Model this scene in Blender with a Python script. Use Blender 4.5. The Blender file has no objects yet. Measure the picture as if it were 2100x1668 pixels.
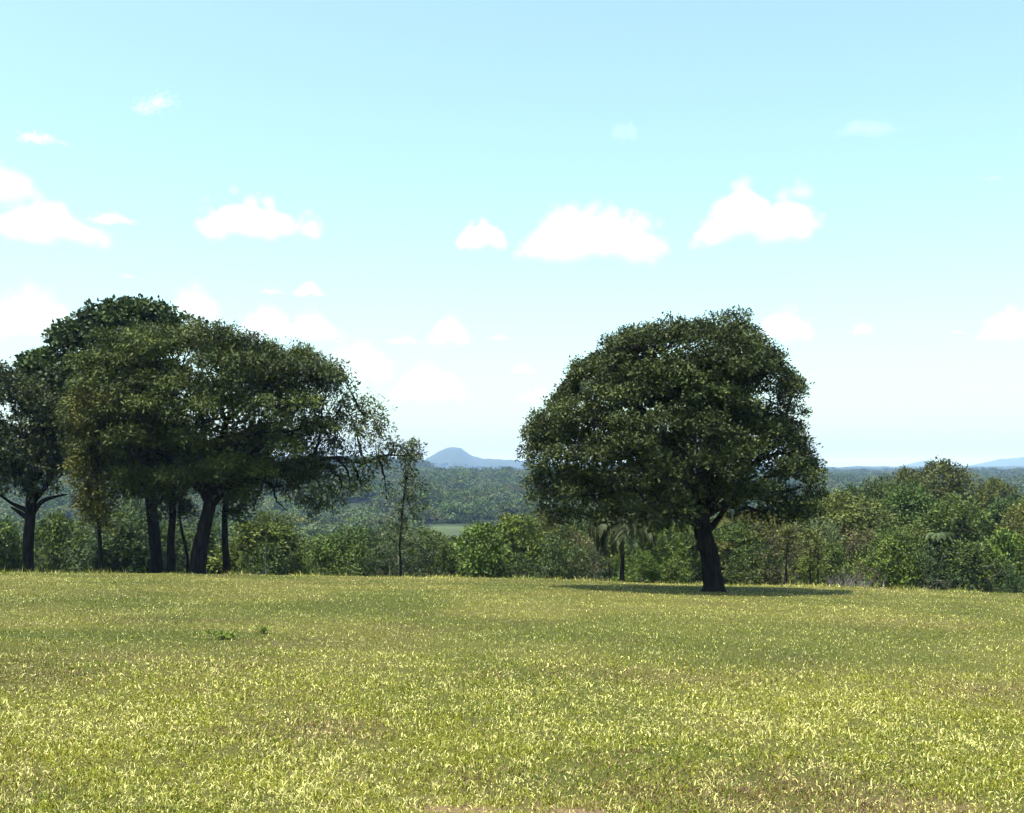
import bpy, math, random
import numpy as np
from mathutils import Vector

sc = bpy.context.scene
COL = sc.collection
R = math.radians

# ------------------------------------------------------------------ camera
EYE = 1.6
F = 2252.0                       # focal length in pixels of the 2100-wide photograph
HORIZON = 965.0
PITCH = math.atan((HORIZON - 834.0) / F)
cam_d = bpy.data.cameras.new('camera')
cam_d.sensor_width = 36.0
cam_d.lens = 36.0 * F / 2100.0
cam_d.clip_start = 0.1
cam_d.clip_end = 90000.0
cam = bpy.data.objects.new('camera', cam_d)
COL.objects.link(cam)
cam.location = (0, 0, EYE)
cam.rotation_euler = (math.pi / 2 + PITCH, 0, 0)
sc.camera = cam

# ------------------------------------------------------------------ sky, sun, exposure
SUN_EL, SUN_AZ = 71.0, 232.0     # azimuth clockwise from +Y (the view direction)
w = bpy.data.worlds.new('World')
sc.world = w
w.use_nodes = True
nt = w.node_tree
bg = nt.nodes['Background']
sky = nt.nodes.new('ShaderNodeTexSky')
sky.sky_type = 'NISHITA'
sky.sun_disc = False
sky.sun_elevation = R(SUN_EL)
sky.sun_rotation = R(SUN_AZ)
sky.altitude = 100
sky.air_density = 1.0
sky.dust_density = 2.6
sky.ozone_density = 1.0
gam = nt.nodes.new('ShaderNodeGamma'); gam.inputs['Gamma'].default_value = 0.88      # hazy white-blue summer sky: flatter than the clear-air model
tin = nt.nodes.new('ShaderNodeVectorMath'); tin.operation = 'MULTIPLY'; tin.inputs[1].default_value = (1.05, 1.25, 1.13)
nt.links.new(sky.outputs[0], gam.inputs['Color']); nt.links.new(gam.outputs[0], tin.inputs[0]); nt.links.new(tin.outputs[0], bg.inputs[0])
bg.inputs[1].default_value = 0.15
sun_d = bpy.data.lights.new('sun', 'SUN')
sun_d.energy = 5.0
sun_d.angle = R(0.53)
sun_d.color = (1.0, 0.955, 0.87)
sun = bpy.data.objects.new('sun', sun_d)
COL.objects.link(sun)
el, az = R(SUN_EL), R(SUN_AZ)
to_sun = Vector((math.sin(az) * math.cos(el), math.cos(az) * math.cos(el), math.sin(el)))
sun.rotation_euler = to_sun.to_track_quat('Z', 'Y').to_euler()
sun.location = (0, 0, 60)
sc.view_settings.view_transform = 'Standard'
sc.view_settings.look = 'None'
sc.view_settings.gamma = 1.0
sc.view_settings.use_curve_mapping = False
sc.view_settings.exposure = 1.12
sc.render.engine = 'CYCLES'
cy = sc.cycles
cy.use_denoising = True
cy.denoiser = 'OPENIMAGEDENOISE'
cy.denoising_input_passes = 'RGB_ALBEDO_NORMAL'
cy.denoising_prefilter = 'ACCURATE'
cy.max_bounces = 12
cy.diffuse_bounces = 3
cy.glossy_bounces = 2
cy.transmission_bounces = 4
cy.transparent_max_bounces = 8
cy.volume_bounces = 10
cy.sample_clamp_indirect = 4.0
sc.render.filter_size = 1.3

# ------------------------------------------------------------------ helpers
CP, SP = math.cos(PITCH), math.sin(PITCH)

def P(px, py, d):
    """point seen at pixel (px, py) of the photograph, d metres ahead"""
    u, v = (px - 1050.0) / F, (834.0 - py) / F
    y, z = CP - SP * v, SP + CP * v
    k = d / y
    return np.array((u * k, d, EYE + z * k))

def hash2(ix, iy, seed):
    h = (ix.astype(np.int64) * 374761393 + iy.astype(np.int64) * 668265263 + seed * 1442695041) & 0x7fffffff
    h = ((h ^ (h >> 13)) * 1274126177) & 0x7fffffff
    h = ((h ^ (h >> 16)) * 1911520717) & 0x7fffffff
    return (h & 0xffffff) / float(0xffffff)

def noise2(x, y, seed=0):
    x = np.asarray(x, float); y = np.asarray(y, float)
    ix, iy = np.floor(x), np.floor(y)
    fx, fy = x - ix, y - iy
    fx = fx * fx * (3 - 2 * fx); fy = fy * fy * (3 - 2 * fy)
    a = hash2(ix, iy, seed); b = hash2(ix + 1, iy, seed)
    c = hash2(ix, iy + 1, seed); d = hash2(ix + 1, iy + 1, seed)
    return (a + (b - a) * fx) * (1 - fy) + (c + (d - c) * fx) * fy

def fbm(x, y, seed=0, oct=4):
    s, a, n = 0.0, 1.0, 0.0
    for i in range(oct):
        s = s + a * noise2(x * 2 ** i + 17.3 * i, y * 2 ** i - 9.1 * i, seed + i)
        n += a
        a *= 0.5
    return s / n

def sstep(a, b, x):
    t = np.clip((x - a) / (b - a), 0, 1)
    return t * t * (3 - 2 * t)

def np_mesh(name, V, T, col=None, smooth=False):
    """triangle (m,3) or quad (m,4) mesh from arrays; col = per-vertex rgb"""
    me = bpy.data.meshes.new(name)
    V = np.asarray(V, np.float32); T = np.asarray(T, np.int32)
    n, k = len(T), T.shape[1]
    me.vertices.add(len(V)); me.vertices.foreach_set('co', V.ravel())
    me.loops.add(n * k); me.loops.foreach_set('vertex_index', T.ravel())
    me.polygons.add(n); me.polygons.foreach_set('loop_start', np.arange(0, n * k, k, dtype=np.int32))
    if smooth:
        me.polygons.foreach_set('use_smooth', np.ones(n, bool))
    me.update(calc_edges=True)
    if col is not None:
        at = me.attributes.new('col', 'FLOAT_COLOR', 'POINT')
        c4 = np.ones((len(V), 4), np.float32); c4[:, :3] = col
        at.data.foreach_set('color', c4.ravel())
    return me

def link(name, me, mat=None, parent=None):
    o = bpy.data.objects.new(name, me)
    COL.objects.link(o)
    if mat is not None and me is not None and not me.materials:
        me.materials.append(mat)
    if parent is not None:
        o.parent = parent
    return o

def thing(name, label, cat, loc=(0, 0, 0), group=None, rz=0.0, scale=(1, 1, 1)):
    o = bpy.data.objects.new(name, None)
    COL.objects.link(o)
    o.empty_display_size = 0.3
    o.location = [float(v) for v in loc]; o.rotation_euler = (0, 0, float(rz)); o.scale = [float(s) for s in scale]
    o['label'] = label; o['category'] = cat
    if group:
        o['group'] = group
    return o

def unit(v):
    return v / np.maximum(np.linalg.norm(v, axis=-1, keepdims=True), 1e-9)

class Tubes:
    """collects tapered bark tubes into one mesh"""
    def __init__(self):
        self.v, self.f, self.n = [], [], 0
    def add(self, pts, rad, sides=6, rough=0.0, rng=None):
        pts = np.asarray(pts, float); m = len(pts)
        rad = np.broadcast_to(np.asarray(rad, float), (m,))
        tan = unit(np.gradient(pts, axis=0))
        ref = np.array((0.0, 1.0, 0.13)) if abs(tan[0][1]) < 0.8 else np.array((1.0, 0.1, 0.0))
        s = unit(np.cross(tan, ref)); t = np.cross(tan, s)
        ang = np.arange(sides) * 2 * math.pi / sides
        k = np.ones((m, sides))
        if rough and rng is not None:
            k += rng.normal(0, rough, (m, sides)) + rng.normal(0, rough, (1, sides))
        ring = pts[:, None] + (rad[:, None] * k)[..., None] * (np.cos(ang)[None, :, None] * s[:, None] + np.sin(ang)[None, :, None] * t[:, None])
        self.v.append(ring.reshape(-1, 3))
        i = np.arange(m - 1)[:, None] * sides; j = np.arange(sides)[None]; j2 = (j + 1) % sides
        q = np.stack([i + j, i + j2, i + sides + j2, i + sides + j], -1).reshape(-1, 4) + self.n
        self.f.append(q)
        self.n += m * sides
    def mesh(self, name):
        return np_mesh(name, np.concatenate(self.v), np.concatenate(self.f), smooth=True)

def curve(pts, n):
    """Catmull-Rom through pts, n samples"""
    p = np.asarray(pts, float)
    p = np.vstack([2 * p[0] - p[1], p, 2 * p[-1] - p[-2]])
    m = len(p) - 3
    u = np.linspace(0, m - 1e-6, n); k = u.astype(int); t = (u - k)[:, None]
    a, b, c, d = p[k], p[k + 1], p[k + 2], p[k + 3]
    return 0.5 * (2 * b + (c - a) * t + (2 * a - 5 * b + 4 * c - d) * t * t + (3 * b - a - 3 * c + d) * t ** 3)

# ------------------------------------------------------------------ materials
def new_mat(name):
    m = bpy.data.materials.new(name)
    m.use_nodes = True
    n = m.node_tree
    return m, n, n.nodes, n.links, n.nodes['Principled BSDF'], n.nodes['Material Output']

def leaf_mat(name, trans=0.18, rough=0.55, vary=0.35, tint=(1, 1, 1), spec=0.16):
    m, n, N, L, bs, out = new_mat(name)
    at = N.new('ShaderNodeAttribute'); at.attribute_name = 'col'
    oi = N.new('ShaderNodeObjectInfo')
    mr = N.new('ShaderNodeMapRange'); mr.inputs[3].default_value = 1 - vary; mr.inputs[4].default_value = 1 + vary
    L.new(oi.outputs['Random'], mr.inputs[0])
    hs = N.new('ShaderNodeHueSaturation')
    mh = N.new('ShaderNodeMath'); mh.operation = 'MULTIPLY_ADD'; mh.inputs[1].default_value = 13.7; mh.inputs[2].default_value = 0.0
    fr = N.new('ShaderNodeMath'); fr.operation = 'FRACT'
    mr2 = N.new('ShaderNodeMapRange'); mr2.inputs[3].default_value = 0.5 - 0.06 * vary; mr2.inputs[4].default_value = 0.5 + 0.06 * vary
    L.new(oi.outputs['Random'], mh.inputs[0]); L.new(mh.outputs[0], fr.inputs[0]); L.new(fr.outputs[0], mr2.inputs[0])
    L.new(mr2.outputs[0], hs.inputs['Hue'])
    L.new(mr.outputs[0], hs.inputs['Value'])
    mx = N.new('ShaderNodeMix'); mx.data_type = 'RGBA'; mx.blend_type = 'MULTIPLY'; mx.inputs[0].default_value = 1
    mx.inputs[7].default_value = (*tint, 1)
    L.new(at.outputs['Color'], mx.inputs[6]); L.new(mx.outputs[2], hs.inputs['Color'])
    L.new(hs.outputs[0], bs.inputs['Base Color'])
    bs.inputs['Roughness'].default_value = rough
    bs.inputs['Specular IOR Level'].default_value = spec
    tr = N.new('ShaderNodeBsdfTranslucent')
    L.new(hs.outputs[0], tr.inputs[0])
    ms = N.new('ShaderNodeMixShader'); ms.inputs[0].default_value = trans
    L.new(bs.outputs[0], ms.inputs[1]); L.new(tr.outputs[0], ms.inputs[2]); L.new(ms.outputs[0], out.inputs[0])
    return m

def bark_mat(name, c1, c2, scale=9.0):
    m, n, N, L, bs, out = new_mat(name)
    tc = N.new('ShaderNodeTexCoord'); mp = N.new('ShaderNodeMapping'); mp.inputs['Scale'].default_value = (scale, scale, scale * 0.22)
    nz = N.new('ShaderNodeTexNoise'); nz.inputs['Scale'].default_value = 1.0; nz.inputs['Detail'].default_value = 6
    L.new(tc.outputs['Object'], mp.inputs[0]); L.new(mp.outputs[0], nz.inputs['Vector'])
    cr = N.new('ShaderNodeValToRGB')
    cr.color_ramp.elements[0].color = (*c1, 1); cr.color_ramp.elements[1].color = (*c2, 1)
    cr.color_ramp.elements[0].position = 0.35; cr.color_ramp.elements[1].position = 0.7
    L.new(nz.outputs['Fac'], cr.inputs[0]); L.new(cr.outputs[0], bs.inputs['Base Color'])
    bp = N.new('ShaderNodeBump'); bp.inputs['Strength'].default_value = 0.8; bp.inputs['Distance'].default_value = 0.03
    L.new(nz.outputs['Fac'], bp.inputs['Height']); L.new(bp.outputs[0], bs.inputs['Normal'])
    bs.inputs['Roughness'].default_value = 0.95
    bs.inputs['Specular IOR Level'].default_value = 0.03
    return m

BARK = bark_mat('dark_bark', (0.009, 0.008, 0.007), (0.030, 0.026, 0.022))
BARK2 = bark_mat('grey_bark', (0.07, 0.06, 0.05), (0.20, 0.17, 0.14))
PALEWOOD = bark_mat('bleached_wood', (0.22, 0.20, 0.17), (0.45, 0.42, 0.36))
LEAF = leaf_mat('leaf', vary=0.0)
LEAFV = leaf_mat('leaf_varied', vary=0.24)

# ------------------------------------------------------------------ terrain
MID = np.array([(40, -5.2), (55, -6.8), (70, -9), (100, -13), (150, -18), (250, -22.5), (400, -24.5), (520, -22.5), (800, -14), (1050, -8.5), (1300, -10), (1800, -15), (2600, -15), (4000, -12), (9000, -11), (15000, -6), (40000, -6)])
RGT = np.array([(40, -5.2), (55, -6.8), (70, -7.8), (100, -10), (150, -14.5), (250, -21), (500, -22), (900, -15), (1500, -12), (3000, -9), (9000, -9), (15000, -6), (40000, -6)])
HILL_A = np.array([(-0.60, 10), (-0.35, 18), (-0.17, 17), (-0.13, 17), (-0.095, 14), (-0.083, 10), (-0.07, 4), (-0.055, 0), (1, 0)])
HILL_B = np.array([(px, 965 - py) for px, py in ((-600, 958), (300, 950), (700, 948), (800, 950), (850, 950), (868, 944), (880, 938), (892, 931), (905, 925), (917, 921), (930, 919), (945, 921), (955, 927), (963, 933), (972, 938), (990, 941), (1002, 940), (1015, 943), (1040, 945), (1070, 946), (1200, 950), (1400, 954), (1650, 957), (1700, 959), (1760, 957), (1830, 959), (1960, 957), (2100, 958), (2600, 960))], float)
HILL_C = np.array([(px, 965 - py) for px, py in ((-600, 956), (400, 955), (1000, 958), (1500, 962), (1800, 960), (1845, 957), (1870, 951), (1890, 947), (1905, 946), (1920, 949), (1935, 954), (1960, 957), (1990, 955), (2020, 950), (2045, 945), (2075, 942), (2110, 940), (2200, 943), (2600, 950))], float)

def ground_z(x, y):
    x = np.asarray(x, float); y = np.asarray(y, float)
    r = np.hypot(x, y)
    ya = np.where(y > 0, y, 0.3 * y)
    fld = -(0.0643 * ya + 0.00002 * np.minimum(r, 120) ** 2) - 0.0204 * np.clip(x, -60, 60) - 0.01 * np.clip(r - 47.5, 0, 30) ** 2
    fld = fld + (fbm(x / 7.0, y / 7.0, 5, 2) - 0.5) * 0.12 + (fbm(x / 1.3, y / 1.3, 9, 2) - 0.5) * 0.035
    t = x / np.maximum(np.abs(y), 1.0)
    lr = np.log(np.maximum(r, 40))
    zm = np.interp(lr, np.log(MID[:, 0]), MID[:, 1]); zr = np.interp(lr, np.log(RGT[:, 0]), RGT[:, 1])
    kr = sstep(0.08, 0.30, t)
    far = EYE + zm * (1 - kr) + zr * kr - 0.0204 * np.clip(x, -30, 30)
    far = far + (fbm(x / 40.0, y / 40.0, 21, 3) - 0.5) * 3.0 * sstep(70, 200, r)
    far = far + (fbm(x / 300.0, y / 300.0, 31, 3) - 0.5) * 9.0 * sstep(500, 1500, r)
    front = sstep(0.0, 200.0, y)
    def ridge(prof, r0, sig, pxspace, gain):
        key = 1050 + F * t if pxspace else t
        h = np.interp(key, prof[:, 0], prof[:, 1]) / F * r0 * gain
        rr = fbm(t * 60.0, r / r0 * 6, 77, 3) - 0.5
        return h * (1 + 0.10 * rr), h
    for prof, r0, sig, ps in ((HILL_A, 1900.0, 420.0, False), (HILL_B, 5200.0, 900.0, True), (HILL_C, 9500.0, 1500.0, True)):
        hz, h = ridge(prof, r0, sig, ps, 1.0)
        base = far - EYE
        k = np.exp(-((r - r0) / sig) ** 2) * front * sstep(0.0, 6.0, h)
        far = far + k * (hz - base)
    far = far + (fbm(x / 55.0, y / 140.0, 131, 3) - 0.5) * 16.0 * sstep(3800, 4800, r)
    k = sstep(52, 66, r)
    return fld * (1 - k) + far * k

def hit_ground(px, py):
    """where the view ray through a photo pixel meets the field"""
    d = np.linspace(4.5, 60, 4000)
    p = np.stack([P(px, py, v) for v in d])
    g = ground_z(p[:, 0], p[:, 1])
    i = np.argmax(p[:, 2] <= g)
    return np.array((p[i, 0], p[i, 1], g[i]))

# pasture clearings beyond the valley (x, y, rx, ry)
PASTURE = [(-18.0, 428.0, 36.0, 42.0), (-66.0, 500.0, 16.0, 18.0), (25.0, 640.0, 26.0, 14.0)]
def in_pasture(x, y, grow=1.0):
    m = np.zeros(np.shape(x), bool)
    for cx, cy_, rx, ry in PASTURE:
        m |= ((x - cx) / (rx * grow)) ** 2 + ((y - cy_) / (ry * grow)) ** 2 < 1
    return m

# where the turf thins to bare red soil: px, py of the photo -> world patches
SOIL = []
for px, py, rx, ry, s in ((960, 1664, 0.40, 0.12, .8), (1170, 1670, 0.35, 0.10, 0.75), (860, 1640, 0.22, 0.10, .6), (1480, 1490, 0.7, 0.6, 0.36), (1620, 1530, 0.55, 0.35, 0.34), (1990, 1658, 0.30, 0.16, 0.62), (1880, 1650, 0.45, 0.2, 0.40),
                          (530, 1540, 0.35, 0.22, 0.40), (170, 1505, 0.6, 0.3, 0.34), (760, 1600, 0.3, 0.25, 0.33), (690, 1560, 0.3, 0.3, 0.3), (1760, 1620, 0.4, 0.2, 0.34), (640, 1655, .35, .15, .32)):
    h = hit_ground(px, py)
    SOIL.append((h[0], h[1], rx, ry, s))
def soil_amt(x, y):
    s = np.zeros(np.shape(x))
    for cx, cy_, rx, ry, k in SOIL:
        q = ((x - cx) / rx) ** 2 + ((y - cy_) / ry) ** 2
        s = np.maximum(s, k * np.exp(-q * 0.9))
    return np.clip(s * (0.5 + 1.0 * fbm(x / 0.22, y / 0.22, 88, 3)), 0, 1)

def patch_amt(x, y):
    """greener (1) to yellower (0) turf"""
    g = fbm(x / 3.1, y / 4.2, 41, 4)
    g = 0.42 + (g - 0.5) * 2.6
    for px, py, rx, ry, k in ((60, 1300, 3.0, 1.1, 0.55), (280, 1305, 3.0, 0.9, 0.45), (480, 1300, 0.9, 0.7, 0.8), (1050, 1590, 0.9, 0.35, 0.3), (100, 1345, 3.5, 0.6, -0.45), (700, 1290, 2.2, 0.8, -0.4), (600, 1600, 0.8, 0.5, -0.4), (1300, 1560, 1.0, .5, .25), (1800, 1440, 2.0, 1.2, -0.25)):
        h = PATCH_C[(px, py)]
        g = g + k * np.exp(-((x - h[0]) / rx) ** 2 - ((y - h[1]) / ry) ** 2)
    return np.clip(g, 0, 1)
PATCH_C = {k: hit_ground(*k) for k in ((60, 1300), (280, 1305), (480, 1300), (1050, 1590), (100, 1345), (700, 1290), (600, 1600), (1300, 1560), (1800, 1440))}

ang = np.concatenate([np.radians(np.arange(-42, -26.5, 0.5)), np.radians(np.arange(-26.5, 26.5, 0.16)), np.radians(np.arange(26.5, 42.01, 0.5)), np.radians(np.arange(46, 318, 4.0))])
rad = np.concatenate([[0.4, 1.0, 2.0, 3.0, 4.0], np.arange(4.5, 62, 0.42), np.geomspace(62, 2600, 80)[0:], np.geomspace(2700, 15000, 46)])
A, RR = np.meshgrid(ang, rad)
GX, GY = RR * np.sin(A), RR * np.cos(A)
GZ = ground_z(GX, GY)
na, nr = len(ang), len(rad)
V = np.stack([GX, GY, GZ], -1).reshape(-1, 3)
i = (np.arange(nr - 1)[:, None] * na); j = np.arange(na)[None]; j2 = (j + 1) % na
Q = np.stack([i + j, i + na + j, i + na + j2, i + j2], -1).reshape(-1, 4)
V = np.vstack([V, [[0, 0, float(ground_z(0.0, 0.0))]]])
c = len(V) - 1
Q = np.vstack([Q[:, [0, 1, 2]], Q[:, [0, 2, 3]], np.stack([np.full(na, c), j[0], j2[0]], -1)])
gx, gy = V[:, 0], V[:, 1]; gr = np.hypot(gx, gy)
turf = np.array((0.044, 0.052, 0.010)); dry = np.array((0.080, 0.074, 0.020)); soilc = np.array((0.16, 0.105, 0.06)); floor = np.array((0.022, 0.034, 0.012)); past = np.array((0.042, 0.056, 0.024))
pa = patch_amt(gx, gy)[:, None]
gc = dry * (1 - pa) + turf * pa
sa = sstep(0.22, 0.75, soil_amt(gx, gy))[:, None]
gc = gc * (1 - sa) + soilc * sa
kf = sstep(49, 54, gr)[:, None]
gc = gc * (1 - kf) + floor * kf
kp = in_pasture(gx, gy)[:, None] & (gr[:, None] > 200)
gc = np.where(kp, past * (0.8 + 0.4 * fbm(gx / 14, gy / 9, 3, 3))[:, None], gc)
me = np_mesh('ground', V, Q, gc, smooth=True)
GM, n_, N, L, bs, out = new_mat('ground_soil_and_turf')
at = N.new('ShaderNodeAttribute'); at.attribute_name = 'col'
geo = N.new('ShaderNodeNewGeometry')
nz = N.new('ShaderNodeTexNoise'); nz.inputs['Scale'].default_value = 28; nz.inputs['Detail'].default_value = 8; nz.inputs['Roughness'].default_value = 0.7
nz2 = N.new('ShaderNodeTexNoise'); nz2.inputs['Scale'].default_value = 0.03; nz2.inputs['Detail'].default_value = 10; nz2.inputs['Roughness'].default_value = 0.65
L.new(geo.outputs['Position'], nz.inputs['Vector']); L.new(geo.outputs['Position'], nz2.inputs['Vector'])
mr = N.new('ShaderNodeMapRange'); mr.inputs[1].default_value = .3; mr.inputs[2].default_value = .7; mr.inputs[3].default_value = 0.45; mr.inputs[4].default_value = 1.5
mr2 = N.new('ShaderNodeMapRange'); mr2.inputs[1].default_value = .3; mr2.inputs[2].default_value = .7; mr2.inputs[3].default_value = 0.7; mr2.inputs[4].default_value = 1.35
L.new(nz.outputs['Fac'], mr.inputs[0]); L.new(nz2.outputs['Fac'], mr2.inputs[0])
mm = N.new('ShaderNodeMath'); mm.operation = 'MULTIPLY'; L.new(mr.outputs[0], mm.inputs[0]); L.new(mr2.outputs[0], mm.inputs[1])
vm = N.new('ShaderNodeVectorMath'); vm.operation = 'SCALE'; L.new(at.outputs['Color'], vm.inputs[0]); L.new(mm.outputs[0], vm.inputs['Scale'])
L.new(vm.outputs[0], bs.inputs['Base Color'])
bp = N.new('ShaderNodeBump'); bp.inputs['Strength'].default_value = 0.7; bp.inputs['Distance'].default_value = 0.02
L.new(nz.outputs['Fac'], bp.inputs['Height']); L.new(bp.outputs[0], bs.inputs['Normal'])
bs.inputs['Roughness'].default_value = 0.95; bs.inputs['Specular IOR Level'].default_value = 0.1
g = link('ground', me, GM)
g['kind'] = 'structure'; g['label'] = 'gently sloping mown field falling away to a wooded valley and far hills'

# ------------------------------------------------------------------ leaves
def leaves_mesh(name, pos, axis, nrm, Ln, Wd, col, fold=0.12):
    """one folded four-vertex leaf per row"""
    axis = unit(axis); side = unit(np.cross(nrm, axis)); nn = np.cross(axis, side)
    Ln = np.asarray(Ln)[:, None]; Wd = np.asarray(Wd)[:, None]
    b = pos; tip = pos + axis * Ln - nn * Ln * 0.08
    mid = pos + axis * Ln * 0.48 + nn * Wd * fold
    l = mid + side * Wd * 0.5; r = mid - side * Wd * 0.5
    n = len(pos)
    V = np.stack([b, l, tip, r], 1).reshape(-1, 3)
    k = np.arange(n)[:, None] * 4
    T = np.concatenate([k + np.array([[0, 2, 1]]), k + np.array([[0, 3, 2]])], 1).reshape(-1, 3)
    return np_mesh(name, V, T, np.repeat(col, 4, 0))

def leaf_cloud(rng, C, Rad, twigs, per, Ln, Wd, pal, spread=0.22, droop=0.0, zflat=0.8, low=-0.5, up=0.5, outl=0.25, shoot=0.06, tonevar=0.25, nd=0.55, nj=0.55):
    """leaf sprays over lobes C (n,3) with radii Rad (n,); returns arrays for leaves_mesh.
    twigs = sprays per square metre of lobe surface, per = leaves in a spray"""
    cnt = np.maximum(3, (twigs * 4 * math.pi * Rad ** 2)).astype(int)
    li = np.repeat(np.arange(len(C)), cnt); n = len(li)
    d = unit(rng.normal(size=(n, 3)))
    bad = d[:, 2] < low
    d[bad, 2] *= -1
    u = 1 - np.abs(rng.normal(0, outl, n)); u = np.clip(u, 0.1, 1.0)
    sh = rng.random(n) < shoot
    u[sh] += rng.random(sh.sum()) * 0.55
    tp = C[li] + d * np.array((1, 1, zflat)) * (Rad[li] * u)[:, None]
    tone = np.clip(rng.normal(0, tonevar, len(C)), -0.5, 0.6)[li]
    k = per
    tpos = np.repeat(tp, k, 0); td = np.repeat(d, k, 0); tt = np.repeat(tone, k)
    m = len(tpos)
    axis = unit(td * 0.8 + rng.normal(size=(m, 3)) * 0.75 + np.array((0, 0, -droop)))
    off = rng.normal(size=(m, 3)) * spread * 0.55
    along = (np.tile(np.arange(k), n) / k - 0.5)[:, None]
    tdir = np.repeat(unit(d * 0.7 + rng.normal(size=(n, 3)) * 0.6 + np.array((0, 0, -droop * 1.2))), k, 0)
    pos = tpos + off * 0.6 + tdir * along * spread * 2.2
    nrm = unit(td * nd + np.array((0, 0, up)) + rng.normal(size=(m, 3)) * nj)
    s = rng.uniform(0.5, 1.4, m)
    pal = np.asarray(pal, float)
    ci = rng.integers(0, len(pal), m)
    col = pal[ci] * np.clip(1 + tt + rng.normal(0, 0.16, m), 0.35, 2.0)[:, None]
    return pos, axis, nrm, Ln * s, Wd * s, col

def merge_leaf(sets):
    return [np.concatenate([s[k] for s in sets]) for k in range(6)]

def solid_lobes(rng, rows, d, depth, n, rl, shell=0.78, boughs=0, br=1.0, bz=.75):
    """lobe centres filling the solid swept by a crown outline (rows of py, left px, right px)"""
    rows = np.array(rows, float)
    ys = rng.uniform(rows[0, 0], rows[-1, 0], n * 6)
    wd = np.interp(ys, rows[:, 0], rows[:, 2] - rows[:, 1])
    keep = rng.random(len(ys)) < wd / wd.max()
    ys = ys[keep][:n]
    l = np.interp(ys, rows[:, 0], rows[:, 1]); r = np.interp(ys, rows[:, 0], rows[:, 2])
    pxm = d / F
    rad = rng.uniform(0.55, 1.45, len(ys)) * rl
    hw = np.maximum((r - l) / 2 * pxm - rad * 0.75, 0.05)
    ph = rng.uniform(0, 2 * math.pi, len(ys))
    u = np.where(rng.random(len(ys)) < shell, rng.uniform(0.74, 1.02, len(ys)), np.sqrt(rng.uniform(0.0, 0.65, len(ys))))
    cx = (l + r) / 2
    C = np.stack([P(a, b, d) for a, b in zip(cx, ys)])
    cph = rng.uniform(-1, 1, len(ys)); sph = np.sqrt(1 - cph ** 2) * np.where(rng.random(len(ys)) < .62, -1, 1)
    C[:, 0] += hw * u * cph; C[:, 1] += hw * u * sph * depth
    if boughs:                                      # gather the lobes into boughs with gaps between them
        br0 = br * d / d; bc = []
        tries = 0
        while len(bc) < boughs and tries < 6000:
            tries += 1
            yy = rng.uniform(rows[0, 0] + br * .55 / pxm, rows[-1, 0] - br * .1 / pxm)
            l1 = np.interp(yy, rows[:, 0], rows[:, 1]); r1 = np.interp(yy, rows[:, 0], rows[:, 2])
            h1 = (r1 - l1) / 2 * pxm - br * .85
            if h1 < .1: continue
            c1 = rng.uniform(-1, 1); s1 = math.sqrt(1 - c1 * c1) * (-1 if rng.random() < .65 else 1)
            p = P((l1 + r1) / 2, yy, d); p[0] += h1 * c1; p[1] += h1 * s1 * depth
            if all(np.linalg.norm((p - q) * (1, 1, 1.25)) > br * 1.15 for q in bc): bc.append(p)
        bc = np.array(bc)
        k = rng.integers(0, len(bc), len(C))
        dv = unit(rng.normal(size=(len(C), 3)) + np.array((0, 0, .5))); dv[:, 2] = np.where(dv[:, 2] < -.35, -dv[:, 2], dv[:, 2])
        C = bc[k] + dv * np.array((1, 1, bz)) * (br * rng.uniform(.55, 1.0, len(C)))[:, None]
        rad = rad * .85
    ol, orr = [], []
    for q in range(int(n * .22)):
        yy = rng.uniform(rows[0, 0], rows[-1, 0]); l1 = np.interp(yy, rows[:, 0], rows[:, 1]); r1 = np.interp(yy, rows[:, 0], rows[:, 2])
        rr = rl * rng.uniform(.35, 1.05); ins = rr / pxm * rng.uniform(.35, 1.3)
        ol.append(P(l1 + ins if q % 2 else r1 - ins, yy, d + rng.normal(0, .6))); orr.append(rr)
        xx = rng.uniform(rows[:, 1].min() + 20, rows[:, 2].max() - 20)
        cand = [yy for yy in np.linspace(rows[0, 0], rows[-1, 0], 60) if np.interp(yy, rows[:, 0], rows[:, 1]) <= xx <= np.interp(yy, rows[:, 0], rows[:, 2])]
        if cand:
            rr = rl * rng.uniform(.35, 1.0)
            ol.append(P(xx, cand[0] + rr / pxm * rng.uniform(.55, 1.4), d + rng.normal(0, 1.0))); orr.append(rr)
    C = np.vstack([C, ol]); rad = np.concatenate([rad, orr])
    top = P(0, rows[0, 0], d)[2]
    C[:, 2] = np.minimum(C[:, 2], top - rad * 0.55)
    return C, rad

def sprigs(rng, rows, d, n, r0=.11, r1=.2):
    """small leafy shoots standing just outside a crown outline"""
    rows = np.array(rows, float); C, Rr = [], []
    pxm = d / F
    for q in range(n):
        rr = rng.uniform(r0, r1)
        if q % 3 == 0:
            yy = rng.uniform(rows[0, 0], rows[-1, 0]); sd = rng.random() < .5
            xx = np.interp(yy, rows[:, 0], rows[:, 1]) - rng.uniform(0, 7) if sd else np.interp(yy, rows[:, 0], rows[:, 2]) + rng.uniform(0, 7)
        else:
            xx = rng.uniform(rows[:, 1].min() + 10, rows[:, 2].max() - 10)
            ys = np.linspace(rows[0, 0], rows[-1, 0], 80)
            ok = [v for v in ys if np.interp(v, rows[:, 0], rows[:, 1]) <= xx <= np.interp(v, rows[:, 0], rows[:, 2])]
            if not ok:
                continue
            yy = ok[0] - rng.uniform(-6, 9)
        C.append(P(xx, yy, d + rng.normal(0, .9))); Rr.append(rr)
    return np.array(C), np.array(Rr)

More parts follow.
